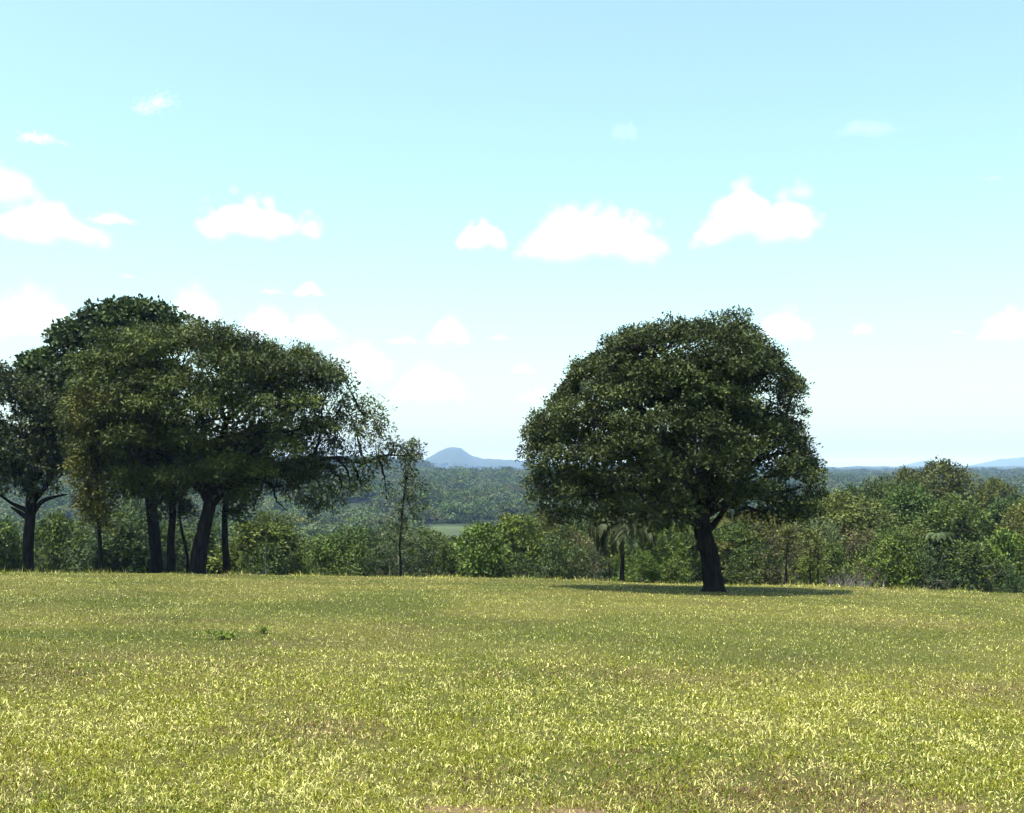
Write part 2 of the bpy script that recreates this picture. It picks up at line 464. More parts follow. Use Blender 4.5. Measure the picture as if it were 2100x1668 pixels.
def core_lobes(rng, rows, d, depth, n, rl, k=.62):
    rows = np.array(rows, float)
    ys = rng.uniform(rows[0, 0] + .15 * (rows[-1, 0] - rows[0, 0]), rows[-1, 0] - .02 * (rows[-1, 0] - rows[0, 0]), n)
    l = np.interp(ys, rows[:, 0], rows[:, 1]); r = np.interp(ys, rows[:, 0], rows[:, 2])
    hw = (r - l) / 2 * d / F * k; a = rng.uniform(0, 6.28, n); u = np.sqrt(rng.random(n))
    C = np.stack([P(x, y, d) for x, y in zip((l + r) / 2, ys)])
    C[:, 0] += hw * u * np.cos(a); C[:, 1] += hw * u * np.sin(a) * depth
    return C, rng.uniform(.8, 1.2, n) * rl

def branch_out(rng, T, start, C, nlimb, r0, sag=0.1, sub=1.0, sides=6):
    """limbs from a fork to spread targets, then a twig to every lobe"""
    idx = [int(rng.integers(len(C)))]
    while len(idx) < min(nlimb, len(C)):
        dd = np.min(np.linalg.norm(C[:, None] - C[idx][None], axis=2), axis=1)
        idx.append(int(np.argmax(dd * rng.uniform(0.7, 1.0, len(C)))))
    nodes = []
    for k in idx:
        e = C[k]; v = e - start
        m1 = start + v * 0.35 + np.array((0, 0, 0.16 * np.linalg.norm(v))) + rng.normal(0, 0.08, 3) * np.linalg.norm(v)
        m2 = start + v * 0.7 + np.array((0, 0, 0.10 * np.linalg.norm(v))) + rng.normal(0, 0.08, 3) * np.linalg.norm(v)
        c = curve([start, m1, m2, e], 11)
        c[1:-1] += rng.normal(0, 0.02, (9, 3)) * np.linalg.norm(v) * 0.5
        rr = r0 * rng.uniform(0.6, 1.0) * np.linspace(1, 0.13, 11) ** 1.1
        T.add(c, rr, sides)
        for q in range(2, 11):
            nodes.append((c[q], rr[q]))
    NP = np.array([a for a, b in nodes]); NR = np.array([b for a, b in nodes])
    for k in range(len(C)):
        if rng.random() > sub:
            continue
        dd = np.linalg.norm(NP - C[k], axis=1)
        q = int(np.argmin(dd))
        if dd[q] < 0.15:
            continue
        v = C[k] - NP[q]
        c = curve([NP[q], NP[q] + v * 0.5 + rng.normal(0, 0.06, 3) * min(dd[q], 1.5), C[k]], 7)
        T.add(c, np.linspace(min(NR[q] * 0.6, 0.05 + 0.012 * dd[q]), 0.008, 7), 4)

# ------------------------------------------------------------------ hero trees
def on_ground(px, d):
    x = (px - 1050.0) / F * d
    return np.array((x, d, float(ground_z(x, d))))

def finish_tree(name, label, base, T, TB, leaf, mat=LEAF, bark=BARK, cat='tree', group=None):
    root = thing(name, label, cat, base, group)
    off = np.asarray(base, float)
    for nm, tb in (('trunk', T), ('branches', TB)):
        if tb is None or not tb.v:
            continue
        tb.v = [v - off for v in tb.v]
        link(nm, tb.mesh(nm), bark, root)
    if leaf is not None:
        leaf[0] = leaf[0] - off
        link('crown', leaves_mesh('crown', *leaf), mat, root)
    return root

# --- the lone domed tree on the right
rng = np.random.default_rng(11)
D = 40.0
rows = [(668, 1400, 1540), (690, 1300, 1553), (720, 1240, 1580), (760, 1178, 1618), (800, 1162, 1645), (840, 1118, 1640), (870, 1086, 1640), (930, 1072, 1655), (980, 1080, 1678), (1020, 1090, 1690), (1050, 1105, 1688), (1072, 1140, 1660)]
C, Rd = solid_lobes(rng, rows, D, 0.84, 470, 0.55, .8, boughs=64, br=1.0)
extra = [(1498, 655, 0.34), (1520, 668, 0.3), (1478, 668, 0.3), (1468, 650, .2), (1526, 648, .22), (1535, 680, .3), (1465, 690, .35), (1500, 675, .35), (1500, 690, .5), (1345, 680, .35), (1400, 672, .4), (1440, 680, .4), (1095, 860, .35), (1110, 880, .5), (1640, 800, .35), (1620, 790, .5), (1250, 705, .35), (1185, 748, .35), (1545, 700, .35), (1660, 960, .4), (1675, 1040, .45), (1100, 1000, .55), (1112, 1030, .55), (1128, 1052, .5), (1098, 960, .5), (1165, 1058, .55), (1210, 1064, .5), (1250, 1052, .55), (1300, 1058, .5), (1350, 1060, .45), (1662, 1010, .5), (1640, 1058, .5), (1600, 1062, .5), (1555, 1066, .45), (1140, 1010, .6), (1180, 1030, .6), (1130, 980, .6), (1620, 1030, .6), (1510, 1062, .45), (1120, 870, .5), (1105, 900, .55), (1098, 930, .5), (1150, 850, .55), (1150, 900, .6), (1140, 940, .6), (1185, 880, .6), (1190, 825, .55), (1178, 792, .45), (1200, 765, .5), (1230, 740, .5), (1110, 985, .5), (1160, 970, .6), (1600, 830, .5), (1590, 870, .5), (1618, 885, .42), (1560, 850, .5), (1610, 920, .5), (1638, 935, .38)]
C = np.vstack([C, [P(a, b, D + rng.uniform(-1, 1) * (.8 if b < 950 else 2.0)) for a, b, r in extra]]); Rd = np.concatenate([Rd, [r for a, b, r in extra]])
pal = [(0.034, 0.048, 0.012), (0.028, 0.041, 0.012), (0.046, 0.060, 0.014), (0.022, 0.033, 0.011), (0.076, 0.090, 0.022)]
lf = leaf_cloud(rng, C, Rd, 9.2, 9, 0.11, 0.06, pal, spread=0.15, up=0.95, shoot=0.05, zflat=0.7, low=-0.3, tonevar=.3, nd=.7, nj=.45)
Cc, Rc = core_lobes(rng, rows, D, .85, 200, .75, .72)
lfc = leaf_cloud(rng, Cc, Rc, 2.6, 8, .19, .12, pal, spread=.2, up=.6, low=-.9, shoot=0, tonevar=.1)
tuft = [(1500, 650, .36), (1482, 658, .34), (1522, 655, .36), (1536, 672, .28), (1466, 645, .16), (1508, 640, .2), (1528, 638, .15), (1550, 690, .22)]
Cs, Rs = sprigs(rng, rows, D, 110)
Cs = np.vstack([Cs, [P(a, b, D + rng.uniform(-.3, .3)) for a, b, r in tuft]]); Rs = np.concatenate([Rs, [r for a, b, r in tuft]])
lfs = leaf_cloud(rng, Cs, Rs, 16, 7, .11, .055, pal, spread=.12, up=.6, low=-.9, shoot=.15)
lf = merge_leaf([lf, lfc, lfs])
base = on_ground(1461, D)
T = Tubes(); TB = Tubes()
tp = [P(1463, 1216, D), P(1462, 1190, D), P(1457, 1150, D), P(1449, 1115, D), P(1440, 1085, D), P(1436, 1050, D)]
tp[0][2] = min(tp[0][2], base[2] - 0.15)
tc = curve(tp, 16)
T.add(tc, np.interp(np.linspace(0, 1, 16), [0, .1, .25, .6, 1], [.50, .38, .335, .30, .28]), 16, 0.07, rng)
fork = tc[-2]
for lp in ([(1440, 1085), (1420, 1072), (1390, 1062), (1340, 1040), (1290, 990)], [(1447, 1095), (1470, 1068), (1500, 1030), (1560, 990), (1600, 960)], [(1438, 1060), (1425, 990), (1400, 900), (1370, 800)], [(1440, 1060), (1460, 980), (1480, 880), (1490, 760)], [(1440, 1062), (1380, 1000), (1300, 930), (1230, 860)], [(1442, 1060), (1530, 1010), (1600, 1010), (1640, 1000)]):
    c = curve([P(a, b, D + (k * rng.uniform(-.8, .8))) for k, (a, b) in enumerate(lp)], 14)
    TB.add(c, np.linspace(.14, .04, 14), 7, .04, rng)
branch_out(rng, TB, fork, C, 16, 0.16, sub=.6)
finish_tree('shade_tree', 'lone dense domed dark green tree with leaning black trunk on the open field', base, T, TB, list(lf), cat='tree')

# --- wide olive feathery tree on the left, right side loose and drooping
rng = np.random.default_rng(23)
D = 53.0
rows = [(672, 285, 385), (700, 215, 480), (722, 190, 630), (760, 162, 690), (800, 145, 708), (840, 135, 700), (880, 135, 690), (920, 140, 680), (960, 150, 660), (1000, 190, 620)]
C, Rd = solid_lobes(rng, rows, D, 0.62, 330, 0.78, .8, boughs=58, br=1.45, bz=.55)
pal = [(0.050, 0.066, 0.012), (0.040, 0.056, 0.012), (0.074, 0.086, 0.014), (0.032, 0.046, 0.012), (0.046, 0.068, 0.013)]
lf1 = leaf_cloud(rng, C, Rd, 4.6, 9, 0.20, 0.068, pal, spread=0.26, droop=0.35, zflat=0.5, low=-0.3, up=0.95, shoot=0.07, tonevar=.3, nd=.7, nj=.45)
loose = [(700, 760, 0.4), (708, 790, 0.35), (725, 810, 0.35), (750, 830, 0.5), (775, 850, 0.45), (790, 870, 0.3), (720, 870, 0.55), (690, 900, 0.55), (740, 890, 0.45), (770, 910, 0.4), (800, 925, 0.35), (730, 930, 0.4), (790, 945, 0.35), (830, 935, 0.3), (845, 920, 0.3), (858, 930, 0.25), (840, 950, 0.25), (660, 960, 0.5), (690, 975, 0.5), (650, 1000, 0.5), (720, 985, 0.45), (745, 975, 0.35), (630, 1020, 0.4), (655, 1035, 0.4), (690, 1020, 0.35), (745, 1005, 0.3), (600, 1000, 0.5), (570, 985, 0.5), (790, 998, 0.22), (640, 1050, 0.22), (720, 1010, 0.25), (700, 830, 0.45), (745, 865, 0.4), (775, 885, 0.35), (805, 905, 0.3), (825, 918, 0.28), (700, 945, 0.4), (745, 950, 0.35), (672, 995, 0.4), (705, 1000, 0.3), (760, 960, 0.3), (612, 975, 0.5)]
C2 = np.array([P(a, b, D + rng.uniform(-1.3, .9)) for a, b, r in loose]); R2 = np.array([r * 1.3 for a, b, r in loose])
pal2 = [(0.048, 0.064, 0.016), (0.038, 0.055, 0.016), (0.058, 0.072, 0.02)]
lf2 = leaf_cloud(rng, C2, R2, 6.2, 9, 0.19, 0.07, pal2, spread=0.26, droop=0.8, zflat=0.9, low=-0.9, up=0.4, shoot=0.10, outl=.4)
tops = [(440, 755, .75), (462, 785, .75), (430, 795, .75), (482, 765, .75), (415, 735, .7), (505, 800, .75), (450, 820, .75), (540, 840, .7), (500, 845, .7), (570, 870, .7), (240, 1000, .55), (285, 1020, .5), (265, 985, .6), (330, 1030, .42), (375, 1015, .5), (455, 1028, .45), (490, 1010, .5), (520, 1000, .5), (560, 1008, .5), (600, 1018, .45), (640, 1035, .4), (670, 1040, .35), (430, 985, .6), (340, 985, .6), (215, 960, .6), (560, 970, .6), (620, 985, .55), (660, 940, .5), (720, 955, .35), (765, 945, .3), (695, 925, .5), (405, 668, .3), (430, 690, .35), (480, 698, .3), (560, 712, .3), (610, 710, .35), (650, 745, .4), (680, 770, .35), (390, 665, .25), (705, 775, .3)]
C3 = np.array([P(a, b, D + (rng.uniform(-1, 1) if b < 730 or b > 900 else rng.uniform(-4.2, -2.6))) for a, b, r in tops]); R3 = np.array([r for a, b, r in tops])
lf3 = leaf_cloud(rng, C3, R3, 6.0, 8, 0.18, 0.065, pal2, spread=0.26, droop=0.5, shoot=.12, up=.8)
Cc, Rc = core_lobes(rng, rows, D, .55, 110, .9)
lf4 = leaf_cloud(rng, Cc, Rc, 1.7, 8, .26, .14, pal, spread=.25, up=.6, low=-.9, shoot=0, tonevar=.1)
Cs, Rs = sprigs(rng, rows, D, 90, .14, .26)
lf5 = leaf_cloud(rng, Cs, Rs, 10, 7, .19, .055, pal2, spread=.2, droop=.2, up=.6, low=-.9, shoot=.15)
base = on_ground(404, D)
T = Tubes(); TB = Tubes()
tp = [P(400, 1190, D), P(404, 1165, D), P(410, 1120, D), P(419, 1080, D), P(428, 1040, D), P(432, 1000, D)]
tp[0][2] = min(tp[0][2], base[2] - 0.2)
tc = curve(tp, 14)
T.add(tc, np.interp(np.linspace(0, 1, 14), [0, .15, .5, 1], [.56, .42, .36, .30]), 12, 0.05, rng)
limbs = [[(425, 1050), (470, 1000), (540, 980), (600, 958), (640, 945), (690, 940), (722, 944), (748, 950), (775, 938), (800, 933), (845, 938)],
         [(640, 946), (650, 915), (660, 885), (690, 860), (740, 845)], [(748, 950), (738, 920), (730, 880)],
         [(775, 938), (785, 965), (790, 990)], [(690, 940), (712, 965), (718, 1005)], [(600, 958), (640, 980), (660, 1000), (655, 1040)], [(640, 946), (680, 965), (700, 990), (695, 1020)],
         [(540, 980), (538, 1000), (525, 1025), (518, 1050)], [(540, 985), (560, 1000), (566, 1025), (590, 1050)], [(720, 945), (735, 975), (745, 1005)],
         [(428, 1040), (400, 960), (360, 880), (300, 800)], [(430, 1020), (450, 920), (480, 820), (500, 760)], [(430, 1020), (380, 980), (300, 950), (220, 900)], [(440, 1020), (520, 930), (600, 850), (650, 790)]]
for q, lp in enumerate(limbs):
    c = curve([P(a, b, D + (0 if q < 10 else k * rng.uniform(-1, .6))) for k, (a, b) in enumerate(lp)], 20)
    r0 = .15 if q == 0 else (.2 if q > 9 else .085)
    c[1:-1] += rng.normal(0, .025, (18, 3))
    TB.add(c, np.linspace(r0, .02 if q not in (0,) else .035, 20), 6)
branch_out(rng, TB, tc[-2], C, 14, 0.17, sub=.35)
NPT = np.array([P(a, b, D) for lp in limbs[:10] for a, b in lp])
for k in range(len(C2)):
    q = int(np.argmin(np.linalg.norm(NPT - C2[k], axis=1)))
    v = C2[k] - NPT[q]
    TB.add(curve([NPT[q], NPT[q] + v * .5 + rng.normal(0, .1, 3), C2[k], C2[k] + np.array((rng.normal(0, .15), rng.normal(0, .15), -.3))], 7), np.linspace(.035, .008, 7), 4)
finish_tree('spreading_tree', 'wide olive feathery tree with loose drooping branches on its right side', base, T, TB, merge_leaf([lf1, lf2, lf3, lf4, lf5]))

# --- tall dark broad-leaved tree behind it
rng = np.random.default_rng(31)
D = 59.0
rows = [(630, 240, 310), (645, 180, 345), (670, 122, 372), (700, 106, 390), (725, 92, 390), (745, 48, 380), (800, 44, 370), (850, 50, 360), (900, 60, 360), (960, 80, 370)]
C, Rd = solid_lobes(rng, rows, D, 0.8, 150, 0.95)
extra = [(285, 625, .35), (195, 635, .5), (130, 672, .5), (110, 690, .4), (60, 738, .45), (90, 722, .35), (345, 640, .4), (395, 662, .4), (415, 660, .22), (375, 655, .4), (52, 745, .3), (215, 632, .45), (250, 626, .5)]
C = np.vstack([C, [P(a, b, D + rng.uniform(-.5, .5)) for a, b, r in extra]]); Rd = np.concatenate([Rd, [r for a, b, r in extra]])
pal = [(0.030, 0.050, 0.012), (0.026, 0.044, 0.014), (0.038, 0.058, 0.014), (0.044, 0.066, 0.016)]
lf = leaf_cloud(rng, C, Rd, 4.2, 9, 0.25, 0.15, pal, spread=0.22, droop=0.15, zflat=0.72, low=-0.4, up=0.6, shoot=0.03)
base = on_ground(318, D)
T = Tubes(); TB = Tubes()
tp = [P(322, 1215, D), P(321, 1165, D), P(318, 1110, D), P(311, 1050, D), P(304, 1000, D), P(290, 930, D)]
tp[0][2] = min(tp[0][2], base[2] - 0.2)
tc = curve(tp, 14)
T.add(tc, np.interp(np.linspace(0, 1, 14), [0, .15, .5, 1], [.46, .36, .30, .26]), 12, .05, rng)
branch_out(rng, TB, tc[-1], C, 12, .2)
finish_tree('broadleaf_tree', 'tall dark green broad-leaved tree rising behind the wide olive tree', base, T, TB, list(lf))

# --- dark tree at the left edge
rng = np.random.default_rng(37)
D = 55.0
rows = [(752, -60, 20), (780, -130, 90), (820, -160, 135), (870, -170, 150), (920, -170, 150), (970, -150, 145), (1005, -110, 110)]
C, Rd = solid_lobes(rng, rows, D, 0.8, 120, 0.85)
extra = [(10, 765, .4), (60, 790, .5), (20, 752, .2), (110, 830, .5)]
C = np.vstack([C, [P(a, b, D) for a, b, r in extra]]); Rd = np.concatenate([Rd, [r for a, b, r in extra]])
pal = [(0.045, 0.058, 0.020), (0.036, 0.05, 0.018), (0.056, 0.066, 0.022)]
lf = leaf_cloud(rng, C, Rd, 3.4, 8, 0.2, 0.09, pal, spread=0.24, zflat=.75, low=-.6, shoot=.04)
base = on_ground(58, D)
T = Tubes(); TB = Tubes()
tp = [P(57, 1200, D), P(57, 1165, D), P(58, 1110, D), P(62, 1060, D), P(64, 1030, D), P(66, 1000, D)]
tp[0][2] = min(tp[0][2], base[2] - 0.2)
tc = curve(tp, 14)
T.add(tc, np.interp(np.linspace(0, 1, 14), [0, .15, .6, 1], [.40, .28, .25, .30]), 12, .05, rng)
for lp in ([(62, 1060), (85, 1030), (110, 1020), (138, 1014)], [(60, 1050), (40, 1040), (20, 1030), (-20, 1000)], [(64, 1040), (52, 990), (30, 930), (0, 860)], [(66, 1020), (75, 960), (90, 890), (70, 820)], [(68, 1030), (100, 990), (125, 940)], [(60, 1065), (35, 1048), (22, 1040)]):
    c = curve([P(a, b, D) for a, b in lp], 10)
    TB.add(c, np.linspace(.15, .04, 10), 6)
branch_out(rng, TB, tc[-1], C, 10, .13)
finish_tree('forked_tree', 'dark tree with low forking trunk at the left edge of the photo', base, T, TB, list(lf))

# --- slender olive tree left of the wide one
rng = np.random.default_rng(41)
D = 51.5
rows = [(800, 150, 215), (850, 142, 235), (900, 140, 245), (950, 142, 250), (1000, 130, 250), (1050, 150, 250), (1085, 185, 235)]
C, Rd = solid_lobes(rng, rows, D, 0.9, 70, 0.48)
pal = [(0.085, 0.086, 0.014), (0.075, 0.08, 0.014), (0.10, 0.088, 0.016), (0.065, 0.075, 0.014)]
lf = leaf_cloud(rng, C, Rd, 6.0, 8, 0.16, 0.07, pal, spread=0.22, droop=.3, zflat=.8, low=-.7, shoot=.05)
base = on_ground(205, D)
T = Tubes(); TB = Tubes()
tc = curve([base - (0, 0, .2), P(206, 1165, D), P(205, 1120, D), P(203, 1085, D), P(200, 1030, D), P(196, 960, D)], 12)
T.add(tc, np.interp(np.linspace(0, 1, 12), [0, .2, 1], [.16, .11, .06]), 8, .05, rng)
branch_out(rng, TB, tc[-3], C, 7, .05)
finish_tree('slender_tree', 'slender olive tree with one thin trunk left of the wide olive tree', base, T, TB, list(lf))

# --- three more trunks standing in the left grove, each with a modest dark crown
def grove_tree(seed, px, D, tpx, r0, rows, n, rl, pal, name, label, twigs=3.4, Ln=.18, Wd=.08):
    rng = np.random.default_rng(seed)
    C, Rd = solid_lobes(rng, rows, D, 0.8, n, rl)
    lf = leaf_cloud(rng, C, Rd, twigs, 8, Ln, Wd, pal, spread=.22, droop=.3, zflat=.75, low=-.6, shoot=.05)
    base = on_ground(px, D)
    T = Tubes(); TB = Tubes()
    tc = curve([base - np.array((0, 0, .2))] + [P(a, b, D) for a, b in tpx], 14)
    T.add(tc, np.interp(np.linspace(0, 1, 14), [0, .15, 1], [r0 * 1.3, r0, r0 * .6]), 9, .06, rng)
    branch_out(rng, TB, tc[-2], C, 7, r0 * .5)
    finish_tree(name, label, base, T, TB, list(lf))
slimp = [(0.034, 0.050, 0.016), (0.044, 0.060, 0.018), (0.060, 0.066, 0.02)]
dark = [(0.04, 0.048, 0.016), (0.05, 0.054, 0.018), (0.035, 0.045, 0.018)]
grove_tree(51, 352, 56.0, [(351, 1160), (350, 1110), (354, 1060), (352, 1000), (345, 940)], .22, [(880, 290, 420), (930, 260, 430), (980, 262, 430), (1030, 285, 410), (1060, 310, 390)], 75, .5, dark, 'grove_tree', 'thin dark trunk right behind the leftmost of the thick trunks in the grove')
grove_tree(52, 463, 57.0, [(465, 1165), (462, 1120), (461, 1070), (463, 1020), (470, 960)], .19, [(900, 420, 560), (950, 410, 570), (1000, 420, 545), (1040, 440, 520), (1065, 455, 500)], 70, .5, dark, 'grove_tree', 'straight dark trunk standing alone right of the leaning grove trunk')
grove_tree(54, 822, 55.0, [(822, 1165), (820, 1120), (824, 1070), (828, 1020), (836, 965)], .06, [(905, 835, 860), (940, 820, 872), (985, 806, 882), (1005, 796, 890), (1035, 792, 884), (1065, 796, 862), (1090, 800, 850)], 36, .34, slimp, 'slim_tree', 'slim upright dark tree standing just right of the wide olive tree', twigs=4.2, Ln=.15, Wd=.07)
grove_tree(53, 386, 58.0, [(385, 1165), (382, 1125), (372, 1085), (368, 1040), (380, 990)], .085, [(960, 340, 420), (1000, 335, 430), (1050, 345, 415), (1075, 360, 400)], 22, .42, [(0.06, 0.075, 0.03), (0.05, 0.066, 0.03)], 'grove_sapling', 'crooked thin sapling between the two thick trunks of the grove')

# ------------------------------------------------------------------ the wood behind the field: shared tree and shrub kinds
def make_kind(seed, H, W, lobes, rl, lo, pal, twigs=3.2, per=8, Ln=.2, Wd=.1, trunk=.1, tall=0.0, droop=0.1, sparse=1.0, zflat=.75, stems=1, outl=.25, low=-.5, peak=.55):
    """unit plant of height H and width W standing on z=0; lo = height share where foliage begins"""
    rng = np.random.default_rng(seed)
    z = rng.uniform(lo, 1, lobes * 3)
    q = np.where(z > peak, np.sqrt(np.clip(1 - ((z - peak) / (1.0 - peak)) ** 2, 0, 1)), 0.72 + 0.28 * (z - lo) / max(peak - lo, .05))
    keep = rng.random(len(z)) < np.clip(q, .2, 1); z, q = z[keep][:lobes], q[keep][:lobes]
    ph = rng.uniform(0, 2 * math.pi, len(z)); u = np.where(rng.random(len(z)) < .75, rng.uniform(.75, 1, len(z)), np.sqrt(rng.uniform(0, .6, len(z))))
    rad = rng.uniform(.65, 1.4, len(z)) * rl
    wob = 1 + .22 * np.sin(ph * 2 + seed) + .15 * np.sin(ph * 3 + seed * 2.3 + z * 5)
    hw = np.maximum(W / 2 * q * wob - rad * .6, .05)
    C = np.stack([hw * u * np.cos(ph), hw * u * np.sin(ph), np.minimum(z * H, H - rad * .5)], 1)
    lf = leaf_cloud(rng, C, rad, twigs * sparse, per, Ln, Wd, pal, spread=.26, droop=droop, zflat=zflat, low=low, shoot=.07, outl=outl, nd=.8, nj=.5, up=.6)
    crown = leaves_mesh('crown', *lf)
    T = Tubes()
    for s in range(stems):
        a = rng.uniform(0, 6.28); k = 0 if stems == 1 else .35
        b = np.array((math.cos(a) * k, math.sin(a) * k, -.3)); t = np.array((math.cos(a) * k * 2 + rng.normal(0, .2), math.sin(a) * k * 2 + rng.normal(0, .2), H * (lo + .35 * (1 - lo))))
        c = curve([b, b + (t - b) * .35 + rng.normal(0, .09, 3), b + (t - b) * .7 + rng.normal(0, .12, 3), t], 9)
        T.add(c, np.linspace(trunk * 1.2, trunk * .5, 9), 7)
        branch_out(rng, T, c[-2], C, 6 if stems == 1 else 3, trunk * .6, sub=.5 if stems == 1 else .2, sides=5)
    return dict(crown=crown, trunk=T.mesh('trunk'), H=H, W=W)

G_BRIGHT = [(0.072, 0.106, 0.015), (0.062, 0.094, 0.015), (0.088, 0.118, 0.017), (0.050, 0.080, 0.015)]
G_MID = [(0.052, 0.080, 0.016), (0.042, 0.068, 0.015), (0.068, 0.095, 0.018)]
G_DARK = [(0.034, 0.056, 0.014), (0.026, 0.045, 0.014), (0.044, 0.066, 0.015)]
G_OLIVE = [(0.082, 0.092, 0.02), (0.068, 0.08, 0.019), (0.095, 0.10, 0.024)]
G_DRY = [(0.11, 0.095, 0.038), (0.085, 0.085, 0.03), (0.13, 0.11, 0.048), (0.07, 0.08, 0.025)]
G_GREY = [(0.072, 0.10, 0.038), (0.058, 0.085, 0.034), (0.088, 0.11, 0.046)]
KIND = {
    'shrub_bright': make_kind(101, 4.0, 3.6, 60, .5, .16, G_BRIGHT, stems=5, trunk=.06),
    'shrub_mid': make_kind(102, 4.5, 4.0, 64, .55, .16, G_MID, stems=5, trunk=.06),
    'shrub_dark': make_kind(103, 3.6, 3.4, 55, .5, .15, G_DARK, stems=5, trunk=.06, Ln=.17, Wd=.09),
    'tree_mid': make_kind(104, 7.5, 5.5, 85, .72, .25, G_MID, trunk=.14, twigs=2.8, Ln=.22, Wd=.11),
    'tree_dark': make_kind(105, 8.0, 6.0, 90, .75, .25, G_DARK, trunk=.15, twigs=2.8, Ln=.22, Wd=.11),
    'tree_olive': make_kind(106, 9.0, 8.0, 120, .85, .2, G_OLIVE, trunk=.18, twigs=2.6, Ln=.22, Wd=.1),
    'tree_bright': make_kind(107, 6.5, 5.0, 75, .65, .15, G_BRIGHT, trunk=.12, twigs=3.0, Ln=.22, Wd=.12),
    'tree_flat': make_kind(108, 6.5, 7.0, 70, .75, .45, G_MID, trunk=.12, twigs=2.8, zflat=.4, Ln=.2, Wd=.1, peak=.75),
    'sparse_dry': make_kind(109, 5.5, 4.2, 46, .45, .2, G_DRY, stems=3, trunk=.07, sparse=.65, outl=.4),
    'sparse_grey': make_kind(110, 6.0, 4.4, 50, .5, .2, G_GREY, stems=2, trunk=.07, sparse=.6, outl=.4),
    'column': make_kind(111, 7.0, 2.8, 45, .5, .12, G_MID, trunk=.08, Ln=.2, Wd=.1),
    'tree_grey': make_kind(112, 7.0, 5.5, 80, .68, .2, G_GREY, trunk=.12, twigs=2.8, Ln=.22, Wd=.11),
}
def plant(kind, loc, h, w_, label, cat, name, group=None, rz=None, bark=BARK2):
    k = KIND[kind]
    root = thing(name, label, cat, loc, group, rz if rz is not None else random.random() * 6.28, (w_ / k['W'], w_ / k['W'], h / k['H']))
    link('trunk', k['trunk'], bark, root)
    link('crown', k['crown'], LEAFV, root)
    return root

def edge(px, py, wpx, d, kind, label, cat='shrub', name='shrub', group=None, rz=None):
    b = on_ground(px, d)
    h = P(px, py, d)[2] - b[2]
    return plant(kind, b, h, wpx * d / F, label, cat, name, group, rz)

